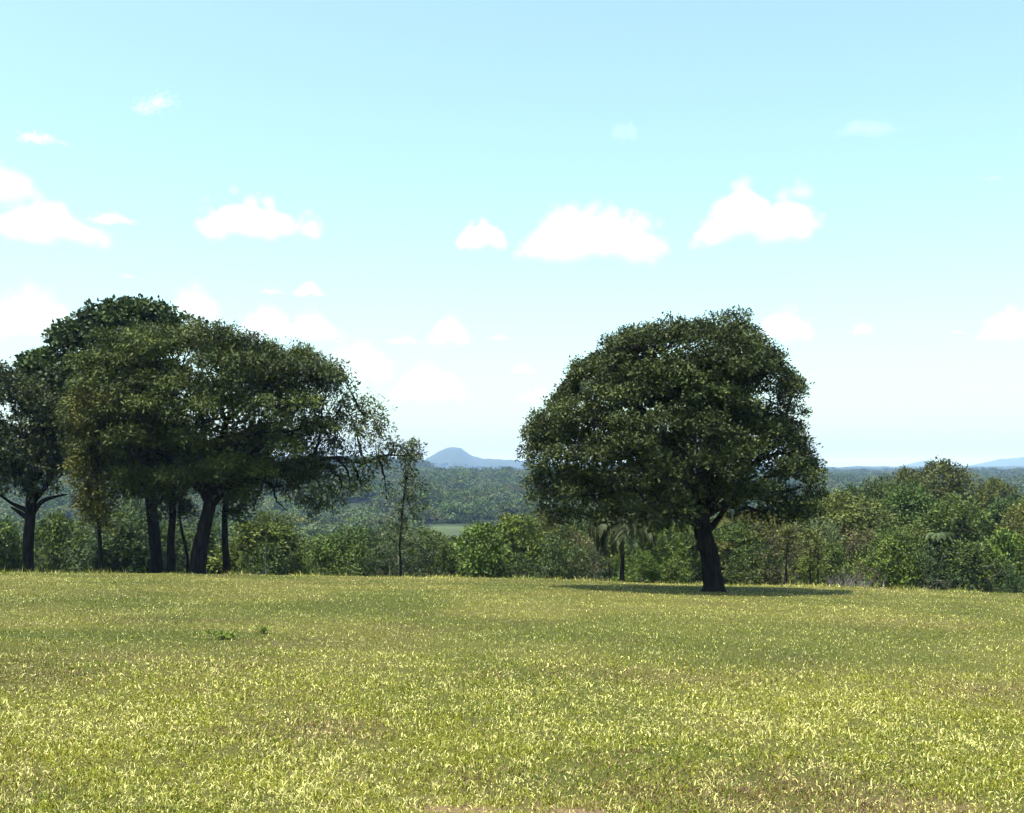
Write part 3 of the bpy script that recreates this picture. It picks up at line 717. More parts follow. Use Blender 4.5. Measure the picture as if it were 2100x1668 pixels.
random.seed(4)
S, Tn = 'shrub', 'tree'
EDGE = [
 (15, 1078, 100, 72, 'shrub_bright', 'green bush in the bottom left corner beside the forked trunk', S),
 (118, 1068, 120, 73, 'shrub_bright', 'bright green bush between the forked trunk and the slender olive trunk', S),
 (170, 1095, 80, 70, 'shrub_mid', 'low bush just left of the slender olive trunk', S),
 (245, 1062, 110, 74, 'shrub_mid', 'mid green bush between the slender trunk and the thick grove trunks', S),
 (275, 1005, 90, 82, 'tree_grey', 'greyish tree seen through the gap left of the thick grove trunks', Tn),
 (345, 1085, 70, 74, 'shrub_bright', 'lit green bush seen between the two thick grove trunks', S),
 (435, 1075, 70, 75, 'shrub_mid', 'small bush between the leaning trunk and the straight dark trunk', S),
 (500, 1105, 70, 70, 'shrub_bright', 'lit green bush right of the straight dark grove trunk', S),
 (555, 1052, 120, 70, 'tree_flat', 'flat-topped small tree right of the left grove', Tn),
 (545, 1120, 110, 66, 'shrub_mid', 'bush at the field edge under the flat-topped small tree', S),
 (615, 1138, 90, 60, 'shrub_mid', 'low bush at the field edge below the drooping branch tips', S),
 (665, 1128, 110, 63, 'shrub_bright', 'leafy bush at the field edge left of centre', S),
 (735, 1125, 110, 63, 'shrub_mid', 'rounded bush at the field edge before the thin grey tree', S),
 (815, 1072, 130, 58, 'sparse_grey', 'thin sparse grey tree under the hanging branch of the wide tree', Tn),
 (790, 1130, 90, 60, 'shrub_dark', 'dark bush at the foot of the thin sparse grey tree', S),
 (865, 1125, 90, 60, 'shrub_dark', 'dusky bush right of the thin sparse grey tree', S),
 (920, 1120, 80, 62, 'shrub_mid', 'pale green bush below the far pasture strip', S),
 (985, 1084, 130, 58, 'shrub_bright', 'rounded yellow-green bush with dark underside near the centre', S),
 (1055, 1062, 130, 64, 'tree_bright', 'fresh green small tree behind the rounded yellow-green bush', Tn),
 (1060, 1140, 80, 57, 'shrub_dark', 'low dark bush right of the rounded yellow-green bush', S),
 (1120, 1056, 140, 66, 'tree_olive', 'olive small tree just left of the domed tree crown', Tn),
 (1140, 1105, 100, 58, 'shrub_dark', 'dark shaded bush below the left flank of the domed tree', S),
 (1195, 1085, 90, 61, 'sparse_dry', 'thin brownish shrub left of the palm', S),
 (1225, 1120, 70, 58, 'sparse_grey', 'sparse grey-green shrub at the left foot of the palm', S),
 (1335, 1075, 130, 63, 'tree_bright', 'fresh green tree between the palm and the leaning trunk', Tn),
 (1320, 1140, 80, 56, 'shrub_bright', 'bright low bush right of the palm', S),
 (1385, 1152, 75, 56, 'shrub_bright', 'bright low bush just left of the leaning black trunk', S),
 (1405, 1085, 90, 66, 'tree_mid', 'green tree just behind the leaning black trunk on its left', Tn),
 (1515, 1075, 130, 66, 'tree_mid', 'green tree just right of the leaning black trunk', Tn),
 (1530, 1140, 110, 58, 'shrub_mid', 'rounded low bush right of the leaning black trunk', S),
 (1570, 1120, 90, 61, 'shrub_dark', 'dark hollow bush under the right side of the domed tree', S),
 (1605, 1080, 110, 57, 'sparse_dry', 'sunlit thin leafy sapling under the right edge of the domed crown', Tn),
 (1650, 1145, 75, 54, 'shrub_bright', 'yellow-green low shrub left of the dead grey brush', S),
 (1680, 1060, 120, 62, 'sparse_grey', 'tangled pale-stemmed tree right of the domed tree', Tn),
 (1745, 1075, 120, 62, 'sparse_dry', 'dry tangled tree behind the dead grey brush', Tn),
 (1700, 1120, 90, 60, 'shrub_mid', 'dull bush behind the dead grey brush', S),
 (1820, 1110, 110, 57, 'shrub_bright', 'bright bush at the field edge right of the dead brush', S),
 (1840, 1085, 130, 64, 'tree_mid', 'green tree behind the bright bush right of the dead brush', Tn),
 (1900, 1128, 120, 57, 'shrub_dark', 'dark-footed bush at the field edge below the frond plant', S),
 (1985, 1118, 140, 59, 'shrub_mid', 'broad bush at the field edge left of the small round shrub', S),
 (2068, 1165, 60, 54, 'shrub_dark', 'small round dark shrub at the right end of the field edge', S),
 (2060, 1100, 130, 62, 'shrub_bright', 'green bush behind the small round shrub at right', S),
 (2130, 1120, 120, 58, 'shrub_mid', 'bush cut off by the right edge of the photo', S),
 (1925, 953, 215, 100, 'tree_olive', 'large rounded olive tree topping the wooded slope at right', Tn),
 (1855, 968, 130, 106, 'tree_olive', 'olive tree just left of the large rounded tree on the slope', Tn),
 (1800, 988, 110, 98, 'tree_mid', 'green tree left of the olive pair on the wooded slope', Tn),
 (1745, 1002, 100, 96, 'tree_dark', 'dark tree on the slope nearest the right flank of the domed tree', Tn),
 (2040, 990, 150, 100, 'tree_olive', 'lower olive tree just right of the large rounded tree', Tn),
 (2120, 1010, 130, 96, 'tree_mid', 'slope tree cut off by the right edge of the photo', Tn),
 (1780, 1045, 150, 84, 'tree_flat', 'flat-layered tree low on the slope left of the large rounded tree', Tn),
 (1890, 1062, 170, 82, 'tree_flat', 'flat-layered tree below the large rounded tree', Tn),
 (2000, 1058, 170, 84, 'tree_dark', 'dark layered tree on the slope below right of the large tree', Tn),
 (2090, 1062, 150, 80, 'tree_flat', 'flat-layered tree low on the slope at the right edge', Tn),
]
for px, py, wpx, d, kind, label, cat in EDGE:
    edge(px, py, wpx, d, kind, label, cat, 'edge_shrub' if cat == S else 'wood_tree')

# anonymous trees packed behind, told apart by nothing
rng = np.random.default_rng(77)
fill, tries = [], 0
while len(fill) < 235 and tries < 20000:
    tries += 1
    t = rng.uniform(-.60, .60); d = math.exp(rng.uniform(math.log(66), math.log(270)))
    x = t * d
    if any((x - a) ** 2 + (d - b) ** 2 < (3.2 + .012 * d) ** 2 for a, b, *_ in fill):
        continue
    if -.13 < t < .0 and d > 190:
        continue
    fill.append((x, d))
right_k = ['tree_mid', 'tree_dark', 'tree_olive', 'tree_flat', 'tree_mid', 'tree_grey']
mid_k = ['tree_mid', 'tree_bright', 'tree_dark', 'tree_grey', 'tree_mid', 'column', 'tree_flat']
for x, d in fill:
    t = x / d
    b = np.array((x, d, float(ground_z(x, d))))
    kind = (right_k if t > .2 else mid_k)[int(rng.integers(6))]
    h = KIND[kind]['H'] * rng.uniform(.75, 1.15)
    # keep crowns under the skyline of the photograph
    px = 1050 + F * t
    cap = np.interp(px, [-300, 480, 560, 640, 760, 880, 940, 1010, 1060, 1130, 1300, 1600, 1690, 1740, 1800, 1870, 2000, 2100, 2400], [1050, 1075, 1075, 1090, 1085, 1092, 1106, 1085, 1075, 1065, 1060, 1050, 1030, 1010, 1000, 985, 992, 1010, 1010])
    h = min(h, P(px, cap, d)[2] - b[2])
    if h < 2.0 or px < -130 or px > 2230:
        continue
    w_ = max(KIND[kind]['W'] * rng.uniform(.85, 1.2) * min(1, h / KIND[kind]['H'] + .25), 2.2)
    look = {'tree_mid': 'mid green rounded tree', 'tree_dark': 'dark green tree', 'tree_olive': 'olive rounded tree', 'tree_flat': 'flat-topped green tree', 'tree_grey': 'greyish green tree', 'tree_bright': 'fresh green tree', 'column': 'narrow upright tree'}[kind]
    where = [(-1e9, 'behind the forked trunk at the left edge'), (230, 'behind the thick trunks of the left grove'), (480, 'in the valley right of the left grove'), (760, 'in the valley before the far pasture strip'), (1090, 'behind the palm and the domed tree'), (1470, 'right behind the leaning black trunk'), (1690, 'on the slope left of the large rounded tree'), (1850, 'on the slope around the large rounded tree'), (2000, 'on the slope at the right edge')]
    reg = [w2 for p0, w2 in where if px >= p0][-1]
    near = 'close by' if d < 110 else 'farther back'
    plant(kind, b, h, w_, '%s %s %s' % (look, near, reg), 'tree', 'wood_tree', '%ss %s' % (look, reg))

# ------------------------------------------------------------------ palms, dead brush, snag, saplings
def palm(px, py_top, d, spread_px, label, rz=0.0, n=17, th=.11, seed=1, pal=((0.085, 0.10, 0.04), (0.065, 0.085, 0.035), (0.12, 0.12, 0.06))):
    rng = np.random.default_rng(seed)
    b = on_ground(px, d); top = P(px, py_top, d)
    root = thing('palm', label, 'palm', b)
    H = top[2] - b[2]; L_ = spread_px * d / F * .62
    hub = np.array((0.05, 0, H - L_ * .30))
    T = Tubes(); T.add(curve([(0, 0, -.3), (.05, 0, H * .3), (.02, 0, H * .6), hub], 12), np.interp(np.linspace(0, 1, 12), [0, .2, 1], [th * 1.4, th, th * .9]), 9, .06, rng)
    link('trunk', T.mesh('trunk'), BARK, root)
    for k in range(n):
        a = k * 2.399 + rng.normal(0, .15); e = rng.uniform(.15, 1.25) if k > 4 else rng.uniform(1.0, 1.4)
        Lf = L_ * rng.uniform(.85, 1.15)
        s = np.linspace(0, 1, 15)
        ex = np.cumsum(np.cos(e - 2.6 * s ** 1.25)) / 15 * Lf; ez = np.cumsum(np.sin(e - 2.6 * s ** 1.25)) / 15 * Lf
        dirx = np.array((math.cos(a), math.sin(a), 0)); side = np.array((-math.sin(a), math.cos(a), 0))
        spine = hub + dirx[None] * ex[:, None] + np.array((0, 0, 1.0))[None] * ez[:, None]
        pos, ax, nr, ln, wd, cl = [], [], [], [], [], []
        tan = unit(np.gradient(spine, axis=0))
        tone = rng.uniform(.75, 1.25)
        for q in np.linspace(1, 14, 44):
            i0 = int(q); p = spine[min(i0, 14)] + (spine[min(i0 + 1, 14)] - spine[min(i0, 14)]) * (q - i0)
            for sg in (-1, 1):
                pos.append(p); v = side * sg * .9 + tan[min(i0, 14)] * .6 + np.array((0, 0, -.55)) + rng.normal(0, .12, 3)
                ax.append(v); nr.append(np.array((0, 0, 1.0)) + side * sg * -.3)
                ln.append(Lf * .30 * math.sin(math.pi * min(.98, .12 + q / 15 * .86)) + .06); wd.append(.05)
                cl.append(np.array(pal[int(rng.integers(len(pal)))]) * tone)
        fm = leaves_mesh('frond', np.array(pos), np.array(ax), np.array(nr), np.array(ln), np.array(wd), np.array(cl))
        link('frond', fm, LEAF, root)
    return root
palm(1273, 1046, 52.0, 165, 'palm with drooping feathery fronds under the left side of the domed tree', seed=3, n=24, pal=((0.046, 0.060, 0.02), (0.038, 0.052, 0.02), (0.065, 0.072, 0.03)))
palm(1918, 1092, 60.0, 70, 'pale palm with fanned fronds in the bushes below the large rounded tree', seed=5, n=9, pal=((0.08, 0.11, 0.045), (0.07, 0.10, 0.04)))

def twig_mesh(seed, n, H, W, r0, kids=3, lean=0.0):
    rng = np.random.default_rng(seed); T = Tubes()
    for k in range(n):
        a = rng.uniform(0, 6.28); s = rng.uniform(.2, 1)
        b = np.array((rng.normal(0, W * .22), rng.normal(0, W * .15), -.1))
        e = b + np.array((math.cos(a) * W * .45 * s + lean * H * .5, math.sin(a) * W * .3 * s, H * rng.uniform(.5, 1)))
        c = curve([b, b + (e - b) * .4 + rng.normal(0, .10, 3) * H * .4, e], 8)
        T.add(c, np.linspace(r0, r0 * .3, 8), 4)
        for q in range(kids):
            i = int(rng.integers(2, 7)); v = (e - b) * rng.uniform(.25, .5) + rng.normal(0, .22, 3) * H * .5
            T.add(curve([c[i], c[i] + v * .5 + rng.normal(0, .05, 3), c[i] + v], 5), np.linspace(r0 * .55, r0 * .2, 5), 3)
    return T.mesh('twigs')
GREYTWIG = bark_mat('weathered_twig', (0.10, 0.09, 0.085), (0.24, 0.22, 0.20))
b = on_ground(1728, 53.0)
o = thing('dead_brush', 'leafless grey dead brush at the field edge right of the domed tree', 'brush', b)
link('twigs', twig_mesh(7, 80, 1.35, 2.3, .012, 4), GREYTWIG, o)
b = on_ground(548, 58.5)
o = thing('dead_snag', 'small pale forked dead snag among the bushes right of the left grove', 'snag', b)
T = Tubes(); h0 = P(545, 1090, 58.5) - b
T.add(curve([(0, 0, -.2), (.03, 0, 1.0), (0, .0, 1.6), h0], 10), np.linspace(.05, .015, 10), 6)
T.add(curve([(0, 0, 1.55), (.18, 0, 1.9), (.32, .05, 2.15)], 6), np.linspace(.03, .01, 6), 5)
T.add(curve([(0, 0, 1.2), (-.15, 0, 1.5), (-.3, 0, 1.7)], 6), np.linspace(.025, .01, 6), 5)
link('trunk', T.mesh('trunk'), PALEWOOD, o)
for px, pt, d, lab, r0, lean in ((1607, 1085, 51.0, 'thin bare dark sapling stem under the right edge of the domed tree', .05, .10), (1657, 1100, 51.5, 'thin straight sapling stem left of the dead grey brush', .035, .02), (1673, 1112, 51.0, 'dark straight stem touching the left side of the dead grey brush', .04, 0.0),
                                 (818, 1070, 60.5, 'slim pale forked stem rising from the bushes below the hanging branch', .045, .05), (1178, 1080, 59.0, 'slim leaning stem between the dark bush and the palm', .03, .05), (1248, 1105, 57.0, 'thin stem close to the left side of the palm trunk', .025, .02)):
    b = on_ground(px, d); H = P(px, pt, d)[2] - b[2]
    o = thing('sapling', lab, 'sapling', b)
    rng = np.random.default_rng(px)
    T = Tubes(); c = curve([(0, 0, -.2), (lean * .3, 0, H * .35), (lean, .05, H * .7), (lean * 2.5, 0, H)], 12)
    T.add(c, np.linspace(r0 * 1.15, r0 * .35, 12), 6)
    tips = []
    for k in range(7):
        i = int(rng.integers(5, 11)); v = np.array((rng.normal(0, .4), rng.normal(0, .3), rng.uniform(.2, .7))) * H * .22
        cc = curve([c[i], c[i] + v * .5, c[i] + v + np.array((0, 0, -.05))], 6); T.add(cc, np.linspace(r0 * .4, .006, 6), 4); tips.append(cc[-1]); tips.append(cc[3])
    link('trunk', T.mesh('trunk'), PALEWOOD if px == 818 else BARK, o)
    tips = np.array(tips)
    link('crown', leaves_mesh('crown', *leaf_cloud(rng, tips, np.full(len(tips), .22), 7, 7, .15, .08, G_OLIVE if px != 818 else G_GREY, spread=.2)), LEAF, o)

# ------------------------------------------------------------------ far woodland as one mass (geometry-node scatter of crowns)
def crown_blob(seed, n, leaf, pal):
    rng = np.random.default_rng(seed)
    lob = np.stack([rng.normal(0, .26, 9), rng.normal(0, .26, 9), rng.uniform(.25, .72, 9)], 1); lr = rng.uniform(.2, .33, 9)
    lf = leaf_cloud(rng, lob, lr, n / (9 * 4 * math.pi * .07 * 5), 5, leaf, leaf * .62, pal, spread=.07, up=.6, low=-.25, shoot=.03, tonevar=.10, nd=.9, nj=.25)
    me = leaves_mesh('crown_blob', *lf); me.materials.append(FARLEAF)
    return me
FARLEAF = leaf_mat('far_leaf', trans=.12, vary=.28, rough=.7, spec=.15)
bank = bpy.data.collections.new('crown_bank')
for k, pal in enumerate((G_MID, G_DARK, G_GREY, G_OLIVE, G_MID, G_DARK)):
    bank.objects.link(bpy.data.objects.new('crown_kind', crown_blob(300 + k, 700, .085, pal)))
ng = bpy.data.node_groups.new('scatter_crowns', 'GeometryNodeTree')
ng.interface.new_socket('Geometry', in_out='INPUT', socket_type='NodeSocketGeometry')
ng.interface.new_socket('Geometry', in_out='OUTPUT', socket_type='NodeSocketGeometry')
gi, go = ng.nodes.new('NodeGroupInput'), ng.nodes.new('NodeGroupOutput')
iop = ng.nodes.new('GeometryNodeInstanceOnPoints'); ci = ng.nodes.new('GeometryNodeCollectionInfo')
ci.inputs['Collection'].default_value = bank; ci.inputs['Separate Children'].default_value = True; ci.inputs['Reset Children'].default_value = True
iop.inputs['Pick Instance'].default_value = True
def named(nm, ty):
    a = ng.nodes.new('GeometryNodeInputNamedAttribute'); a.data_type = ty; a.inputs['Name'].default_value = nm
    return a.outputs['Attribute']
ng.links.new(gi.outputs[0], iop.inputs['Points']); ng.links.new(ci.outputs[0], iop.inputs['Instance'])
ng.links.new(named('rot', 'FLOAT_VECTOR'), iop.inputs['Rotation']); ng.links.new(named('scl', 'FLOAT_VECTOR'), iop.inputs['Scale']); ng.links.new(named('idx', 'INT'), iop.inputs['Instance Index'])
ng.links.new(iop.outputs[0], go.inputs[0])

rng = np.random.default_rng(91)
pts, scl = [], []
def scatter(r0, r1, n, size, jit=.35, tmax=.62):
    t = rng.uniform(-tmax, tmax, n); r = np.sqrt(rng.uniform(r0 * r0, r1 * r1, n))
    x, y = r * np.sin(np.arctan(t)), r * np.cos(np.arctan(t))
    gap = fbm(x / 45, y / 45, 61, 3) > .34
    k = gap & ~in_pasture(x, y, 1.06)
    k &= ~((np.abs(x + .043 * y) < .045 * y) & (r < 470) & (r > 200))
    x, y = x[k], y[k]
    z = ground_z(x, y)
    s = size * rng.uniform(1 - jit, 1 + jit, len(x)) * (1 + .25 * (fbm(x / 90, y / 90, 12, 2) - .5))
    pts.append(np.stack([x, y, z - .12 * s], 1))
    scl.append(np.stack([s * rng.uniform(.9, 1.25, len(x)), s * rng.uniform(.9, 1.25, len(x)), s * rng.uniform(.75, 1.1, len(x))], 1))
scatter(255, 520, 3000, 8.0)
scatter(500, 900, 5200, 9.5)
scatter(900, 1500, 7000, 11.0)
scatter(1500, 2600, 8000, 12.5)
scatter(2600, 4200, 8000, 14.0)
pts, scl = np.concatenate(pts), np.concatenate(scl)
fm = bpy.data.meshes.new('distant_woodland'); fm.vertices.add(len(pts)); fm.vertices.foreach_set('co', pts.astype(np.float32).ravel())
for nm, ty, arr, f_ in (('rot', 'FLOAT_VECTOR', np.stack([np.zeros(len(pts)), np.zeros(len(pts)), rng.uniform(0, 6.28, len(pts))], 1), 'vector'), ('scl', 'FLOAT_VECTOR', scl, 'vector'), ('idx', 'INT', rng.integers(0, 6, len(pts)), 'value')):
    a = fm.attributes.new(nm, ty, 'POINT'); a.data.foreach_set(f_, (arr.astype(np.float32) if ty != 'INT' else arr.astype(np.int32)).ravel())
fo = link('distant_woodland', fm)
md = fo.modifiers.new('scatter', 'NODES'); md.node_group = ng
fo['kind'] = 'stuff'; fo['label'] = 'hazy green woodland covering the far valley sides'; fo['category'] = 'woodland'

# ------------------------------------------------------------------ turf
def blades(rng, n, r0, r1, tmax=.5):
    """n blades between r0 and r1; fewer and broader with distance, without a step"""
    yy = np.linspace(r0, r1, 3000)
    cdf = np.cumsum((yy + 3.0) * yy ** -1.82); cdf = (cdf - cdf[0]) / (cdf[-1] - cdf[0])      # density ~ y^-1.82 over a strip wider than the view
    y = np.interp(rng.random(n), cdf, yy)
    x = rng.uniform(-tmax, tmax, n) * (y + 3.0)
    r = np.hypot(x, y)
    so = soil_amt(x, y)
    cl = fbm(x / .35, y / .35, 71, 3) * .5 + fbm(x / .10, y / .10, 171, 2) * .5
    sp = fbm(x / .16, y / .16, 271, 2); sb = fbm(x / 1.9, y / 1.9, 371, 3)
    keep = rng.random(n) > np.clip(so * 1.35 - .1, 0, .86)
    keep &= rng.random(n) < np.clip(-.3 + 2.2 * cl, 0, 1)
    x, y, so, cl, r, sp, sb = x[keep], y[keep], so[keep], cl[keep], r[keep], sp[keep], sb[keep]; n = len(x)
    h = .049 + .0002 * r; wd = .0055 * (r / 6.0) ** .72
    z = ground_z(x, y)
    pa = patch_amt(x, y)
    edge_r = sstep(45.5, 50, r) * sstep(.5, .7, fbm(x / 1.1, y / 1.1, 471, 3))
    H = h * rng.uniform(.45, 1.3, n) * (.2 + 1.6 * cl) * (1 - .35 * so) * (1 + 4.5 * edge_r)
    lean = np.abs(rng.normal(1.2, .55, n)); az = rng.uniform(0, 6.28, n)
    d = np.stack([np.cos(az), np.sin(az), np.zeros(n)], 1)
    up = np.array((0, 0, 1.0))
    face = rng.uniform(0, 6.28, n); s = np.stack([np.cos(face), np.sin(face), rng.normal(0, .3, n)], 1) * (wd * rng.uniform(.6, 1.4, n) * .5)[:, None]
    b = np.stack([x, y, z - .004], 1)
    e1 = b + (d * np.sin(lean * .6)[:, None] + up * np.cos(lean * .6)[:, None]) * (H * .55)[:, None]
    e2 = e1 + (d * np.sin(lean * 1.7)[:, None] + up * np.cos(lean * 1.7)[:, None]) * (H * .55)[:, None]
    green = np.array((0.086, 0.118, 0.010)); yel = np.array((0.205, 0.208, 0.016)); straw = np.array((0.66, 0.61, 0.21)); brown = np.array((0.15, 0.10, 0.045))
    k = np.clip(pa * .6 + (sp - .5) * 1.3 + .1 + rng.normal(0, .22, n), 0, 1)[:, None]
    c = yel * (1 - k) + green * k
    st = rng.random(n)
    ps = np.clip(.05 + .10 * (1 - pa) + .22 * so + 1.0 * np.clip(sp - .5, 0, 1) + .7 * np.clip(sb - .52, 0, 1), 0, .7)
    c = np.where((st < ps)[:, None], straw * rng.uniform(.6, 1.15, n)[:, None], c)
    c = np.where(((st > .94 - .25 * so - 1.8 * np.clip(.46 - sb, 0, 1)))[:, None], brown, c)
    c = c * rng.uniform(.7, 1.25, n)[:, None]
    far = r > rng.uniform(11, 16.5, n)
    nb = ~far
    q = np.arange(int(nb.sum()))[:, None] * 5
    V1 = np.stack([b - s, b + s, e1 - s * .8, e1 + s * .8, e2], 1)[nb].reshape(-1, 3)
    T1 = np.concatenate([q + [[0, 1, 3]], q + [[0, 3, 2]], q + [[2, 3, 4]]], 1).reshape(-1, 3)
    q = np.arange(int(far.sum()))[:, None] * 3
    em = (e1 + e2) * .5 + (e1 - b) * .15
    V2 = np.stack([b - s, b + s, em], 1)[far].reshape(-1, 3)
    T2 = (q + [[0, 1, 2]]).reshape(-1, 3)
    return np.concatenate([V1, V2]), np.concatenate([T1, T2 + len(V1)]), np.concatenate([np.repeat(c[nb], 5, 0), np.repeat(c[far], 3, 0)])
rng = np.random.default_rng(5)
GRASS = leaf_mat('grass_blade', trans=.25, rough=.45, vary=0.0, spec=.25)
vs, ts, cs = blades(rng, 1060000, 5.0, 53.0)
gm = np_mesh('grass', vs, ts, cs)
go_ = link('grass', gm, GRASS)
go_['kind'] = 'stuff'; go_['label'] = 'short yellow-green grass covering the open field'; go_['category'] = 'grass'

# ------------------------------------------------------------------ weeds standing in the field
def weed(px, py, w_, h, n, label, seed, pal):
    rng = np.random.default_rng(seed); b = hit_ground(px, py)
    o = thing('weed', label, 'weed', b)
    T = Tubes(); pos = []; ax = []
    for k in range(7):
        a = rng.uniform(0, 6.28); e = np.array((math.cos(a) * w_ * .5 * rng.uniform(.3, 1), math.sin(a) * w_ * .5 * rng.uniform(.3, 1), h * rng.uniform(.5, 1)))
        c = curve([(0, 0, -.02), e * (.4, .4, .7), e], 6); T.add(c, np.linspace(.006, .002, 6), 4)
        for q in range(n // 7):
            i = int(rng.integers(2, 6)); pos.append(c[i]); ax.append(np.array((rng.normal(), rng.normal(), rng.uniform(0, .8))))
    link('stems', T.mesh('stems'), BARK2, o)
    m = len(pos); c = np.array(pal)[rng.integers(0, len(pal), m)]
    link('leaves', leaves_mesh('leaves', np.array(pos), np.array(ax), np.array((0, 0, 1.0)) + rng.normal(0, .5, (m, 3)), rng.uniform(.05, .11, m), rng.uniform(.03, .06, m), c), LEAF, o)
weed(462, 1312, .55, .10, 110, 'patch of broad-leaved dark green weed in the grass at left', 1, [(0.13, 0.17, 0.03), (0.15, 0.185, 0.035), (.11, .15, .025)])
weed(540, 1300, .35, .09, 50, 'smaller broad-leaved weed right of the dark green weed patch', 2, [(0.14, 0.175, 0.03), (0.15, 0.185, 0.04)])

# ------------------------------------------------------------------ haze
hz = bpy.data.meshes.new('haze')
x0, x1, y0, y1, z0, z1 = -16000, 16000, -16000, 16000, float(GZ.min()) - 1.5, 160.0
hz.from_pydata([(x, y, z) for x in (x0, x1) for y in (y0, y1) for z in (z0, z1)], [], [(0, 1, 3, 2), (4, 6, 7, 5), (0, 4, 5, 1), (2, 3, 7, 6), (0, 2, 6, 4), (1, 5, 7, 3)])
HM = bpy.data.materials.new('haze'); HM.use_nodes = True
N = HM.node_tree.nodes; N.remove(N['Principled BSDF'])
pv = N.new('ShaderNodeVolumePrincipled')
pv.inputs['Color'].default_value = (0.33, 0.51, 1.0, 1)
pv.inputs['Absorption Color'].default_value = (1, 1, 1, 1)
pv.inputs['Density'].default_value = 1.3e-4
pv.inputs['Anisotropy'].default_value = 0.0
HM.node_tree.links.new(pv.outputs[0], N['Material Output'].inputs['Volume'])
h = link('haze', hz, HM); h['kind'] = 'stuff'; h['label'] = 'thin bluish summer haze filling the valley air'

# ------------------------------------------------------------------ clouds
def cloud_mat(name, dens):
    m = bpy.data.materials.new(name); m.use_nodes = True
    N = m.node_tree.nodes; N.remove(N['Principled BSDF'])
    v = N.new('ShaderNodeVolumePrincipled'); v.inputs['Color'].default_value = (1, 1, 1, 1); v.inputs['Absorption Color'].default_value = (1, 1, 1, 1)
    v.inputs['Density'].default_value = dens; v.inputs['Anisotropy'].default_value = 0.0
    m.node_tree.links.new(v.outputs[0], N['Material Output'].inputs['Volume'])
    return m
# centre px, centre py, width px, height px, optical thickness, puffs, label
CLOUDS = [
 (320, 206, 100, 46, 9, 'slope', 'small slanting cloud high at upper left'),
 (84, 276, 100, 30, 3, 'flat', 'thin flat cloud near the left edge below the slanting one'),
 (2, 372, 70, 90, 5, 'tower', 'tall narrow cloud cut by the left edge'),
 (100, 440, 195, 98, 8, 'left', 'large heaped cloud at far left with trailing right end'),
 (232, 442, 100, 32, 4, 'flat', 'ragged tail just right of the large heaped cloud at left'),
 (538, 438, 246, 82, 8, 'left', 'wide flat-based cloud above the wide olive tree'),
 (988, 476, 102, 62, 7, 'dome', 'small rounded cloud left of the biggest dome-shaped cloud'),
 (1212, 468, 310, 112, 9, 'dome', 'biggest dome-shaped flat-based cloud right of centre'),
 (1553, 430, 242, 108, 9, 'twin', 'twin-humped bright cloud above the domed tree'),
 (1281, 264, 36, 42, 1.2, 'tower', 'faint upright wisp high right of centre'),
 (1778, 256, 150, 40, 1.2, 'dome', 'faint triangular wisp high at right'),
 (2045, 362, 80, 16, 0.8, 'flat', 'faint thin streak near the right edge'),
 (62, 632, 180, 110, 5, 'dome', 'pale low cloud at left behind the dark tree top'),
 (402, 622, 90, 96, 5, 'dome', 'pale heap of cloud just above the dark broad-leaved tree'),
 (560, 592, 52, 22, 2.5, 'flat', 'tiny flat cloudlet left of a small round one above the wide tree'),
 (632, 590, 66, 34, 4, 'dome', 'small round cloudlet above the right shoulder of the wide tree'),
 (580, 655, 260, 80, 5, 'twin', 'long pale bank of cloud right above the wide olive tree'),
 (735, 735, 90, 100, 4, 'tower', 'pale cloud descending along the right side of the wide tree'),
 (922, 672, 88, 66, 4, 'dome', 'soft small heap of cloud left of mid sky above the far peak'),
 (830, 692, 70, 28, 3, 'flat', 'flat cloudlet left of the soft small heap'),
 (1026, 688, 52, 20, 2.5, 'flat', 'flat cloudlet right of the soft small heap'),
 (880, 775, 150, 90, 4, 'dome', 'pale low cloud hanging over the far peak'),
 (1072, 752, 52, 28, 2.5, 'dome', 'tiny cloudlet left of the domed tree crown'),
 (1098, 808, 84, 34, 3, 'dome', 'low cloudlet touching the left side of the domed tree'),
 (1608, 660, 116, 74, 5, 'dome', 'cloud standing just right of the domed tree top'),
 (1770, 670, 42, 30, 3.5, 'dome', 'tiny round cloudlet in the open sky at right'),
 (1966, 679, 36, 12, 2, 'flat', 'tiny thin cloudlet left of the cloud at the right edge'),
 (2080, 655, 120, 80, 7, 'dome', 'bright cloud cut by the right edge'),
 (265, 564, 38, 14, 2, 'flat', 'tiny thin cloudlet above the dark tree at left'),
]
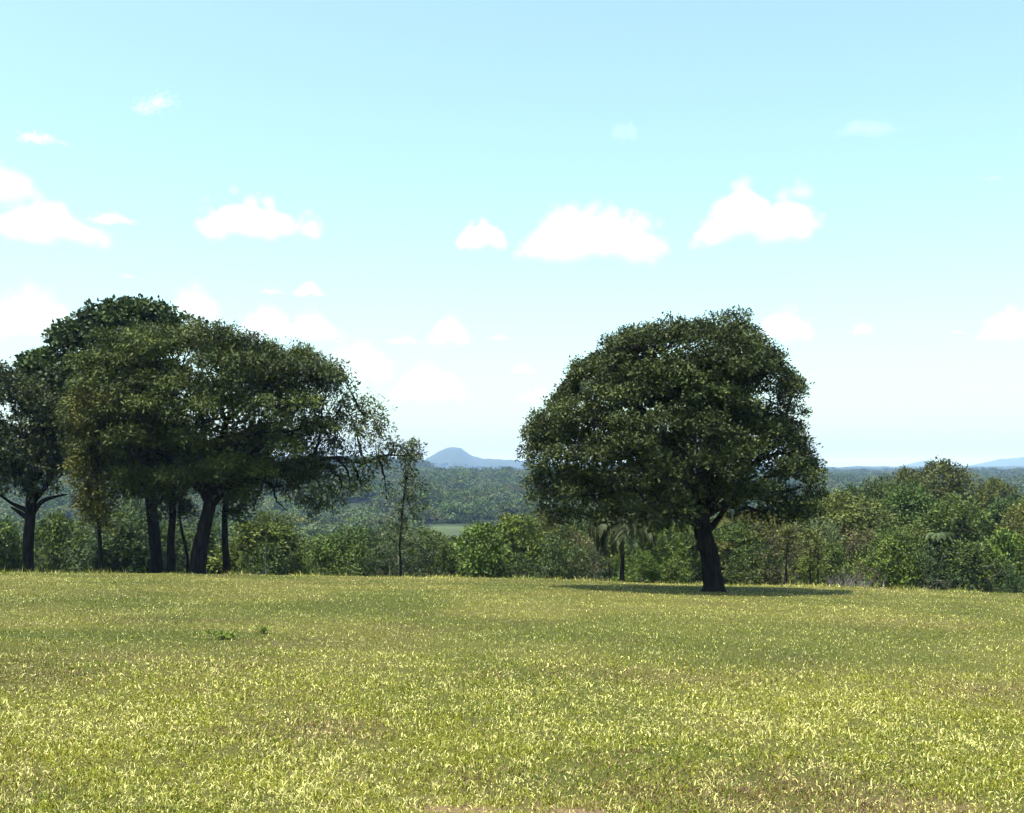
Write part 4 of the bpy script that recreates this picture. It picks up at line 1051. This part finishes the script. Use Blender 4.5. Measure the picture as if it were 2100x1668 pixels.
for ci_, (cx, cy_, wp, hp, tau, shape, label) in enumerate(CLOUDS):
    rng = np.random.default_rng(900 + ci_)
    ab = (HORIZON - (cy_ + hp / 2)) / F
    Dc = min(1000.0 / ab, 13500.0)
    W_, H_ = wp * Dc / F, hp * Dc / F
    ctr = P(cx, cy_ + hp / 2, Dc)
    puffs = []
    wob = rng.uniform(0, 6.28, 3)
    def prof(u):
        return prof0(u) * (1 + .09 * math.sin(u * 5.2 + wob[0]) + .07 * math.sin(u * 9.7 + wob[1]))
    def prof0(u):
        if shape == 'dome': return max(0.0, 1 - abs(u) ** 2.2)
        if shape == 'left': return max(0.12, 1 - ((u + .25) / .85) ** 2) if u < .6 else .42
        if shape == 'twin': return max(.25, 1 - ((u + .3) / .45) ** 2, .92 - ((u - .5) / .42) ** 2)
        if shape == 'tower': return .9
        return max(.1, .85 * (1 - (abs(u + .15) / 1.1) ** 1.6))
    def slant(u):
        return (u * .30 + .10 * math.sin(u * 5)) * H_ if shape == 'slope' else 0.0
    kz = .5 if shape == 'slope' else 1.0
    dep = min(W_ * .5, H_ * 1.3)
    for u in np.linspace(-.9, .9, int(8 + 10 * min(1, wp / 160))):          # solid heart
        hh = max(prof(u), .14) * H_ * kz
        for v in (-.5, 0, .5):
            rr = hh * .5 * rng.uniform(.82, 1.0) * (1 if v == 0 else .8)
            puffs.append((u * (W_ / 2) + rng.normal(0, .02) * W_, v * dep * rng.uniform(.6, 1), rr * .95 + slant(u) + (.25 * H_ if kz < 1 else 0) - .07 * H_ * (1 + math.sin(u * 6 + wob[2])), rr))
    for k in range(int(40 + 70 * min(1, wp / 200))):                        # small billows on the upper side
        u = rng.uniform(-.98, .98); hh = max(prof(u), .12) * H_ * kz
        rr = H_ * kz * rng.uniform(.07, .17)
        zz = hh * rng.uniform(.25, 1.0)
        puffs.append((u * (W_ / 2), rng.normal(0, .45) * dep, max(rr * .7, zz - rr * .6) + slant(u) + (.25 * H_ if kz < 1 else 0), rr))
    vv, ff, o_ = [], [], 0
    import bmesh
    bmq = bmesh.new(); bmesh.ops.create_icosphere(bmq, subdivisions=1, radius=1.0)
    iv = np.array([v.co[:] for v in bmq.verts]); fi = np.array([[v.index for v in f.verts] for f in bmq.faces]); bmq.free()
    for x, y, z, r in puffs:
        vv.append(iv * (r, r, r * .85) + (x, y, z)); ff.append(fi + o_); o_ += len(iv)
    me = np_mesh('cloud', np.concatenate(vv), np.concatenate(ff), smooth=True)
    o = thing('cloud', label, 'cloud', ctr)
    dens = tau * (.20 if tau > 1.5 else .11) * (1.0 if cy_ < 560 else .6) / H_
    for part, grow, share, sd in (('core', -.06, .62, 0), ('mantle', 0.0, .34, 1), ('veil', .06, .16, 2)):
        p = link(part, me, None, o)
        if not me.materials:
            me.materials.append(None)
        p.material_slots[0].link = 'OBJECT'; p.material_slots[0].material = cloud_mat('cloud_' + part, dens * share)
        rm = p.modifiers.new('union', 'REMESH'); rm.mode = 'VOXEL'; rm.voxel_size = max(H_ / 18, W_ / 60); rm.use_smooth_shade = True
        gr = p.modifiers.new('grow', 'DISPLACE'); gr.strength = H_ * grow; gr.mid_level = 0
        tx = bpy.data.textures.new('billow', 'CLOUDS'); tx.noise_scale = H_ * (.24 + .06 * sd); tx.noise_depth = 2
        dp = p.modifiers.new('billow', 'DISPLACE'); dp.texture = tx; dp.strength = H_ * (.11 + .045 * sd); dp.mid_level = .5; dp.texture_coords = 'LOCAL'
    o['label'] = label; o['category'] = 'cloud'; o['group'] = 'fair-weather clouds'
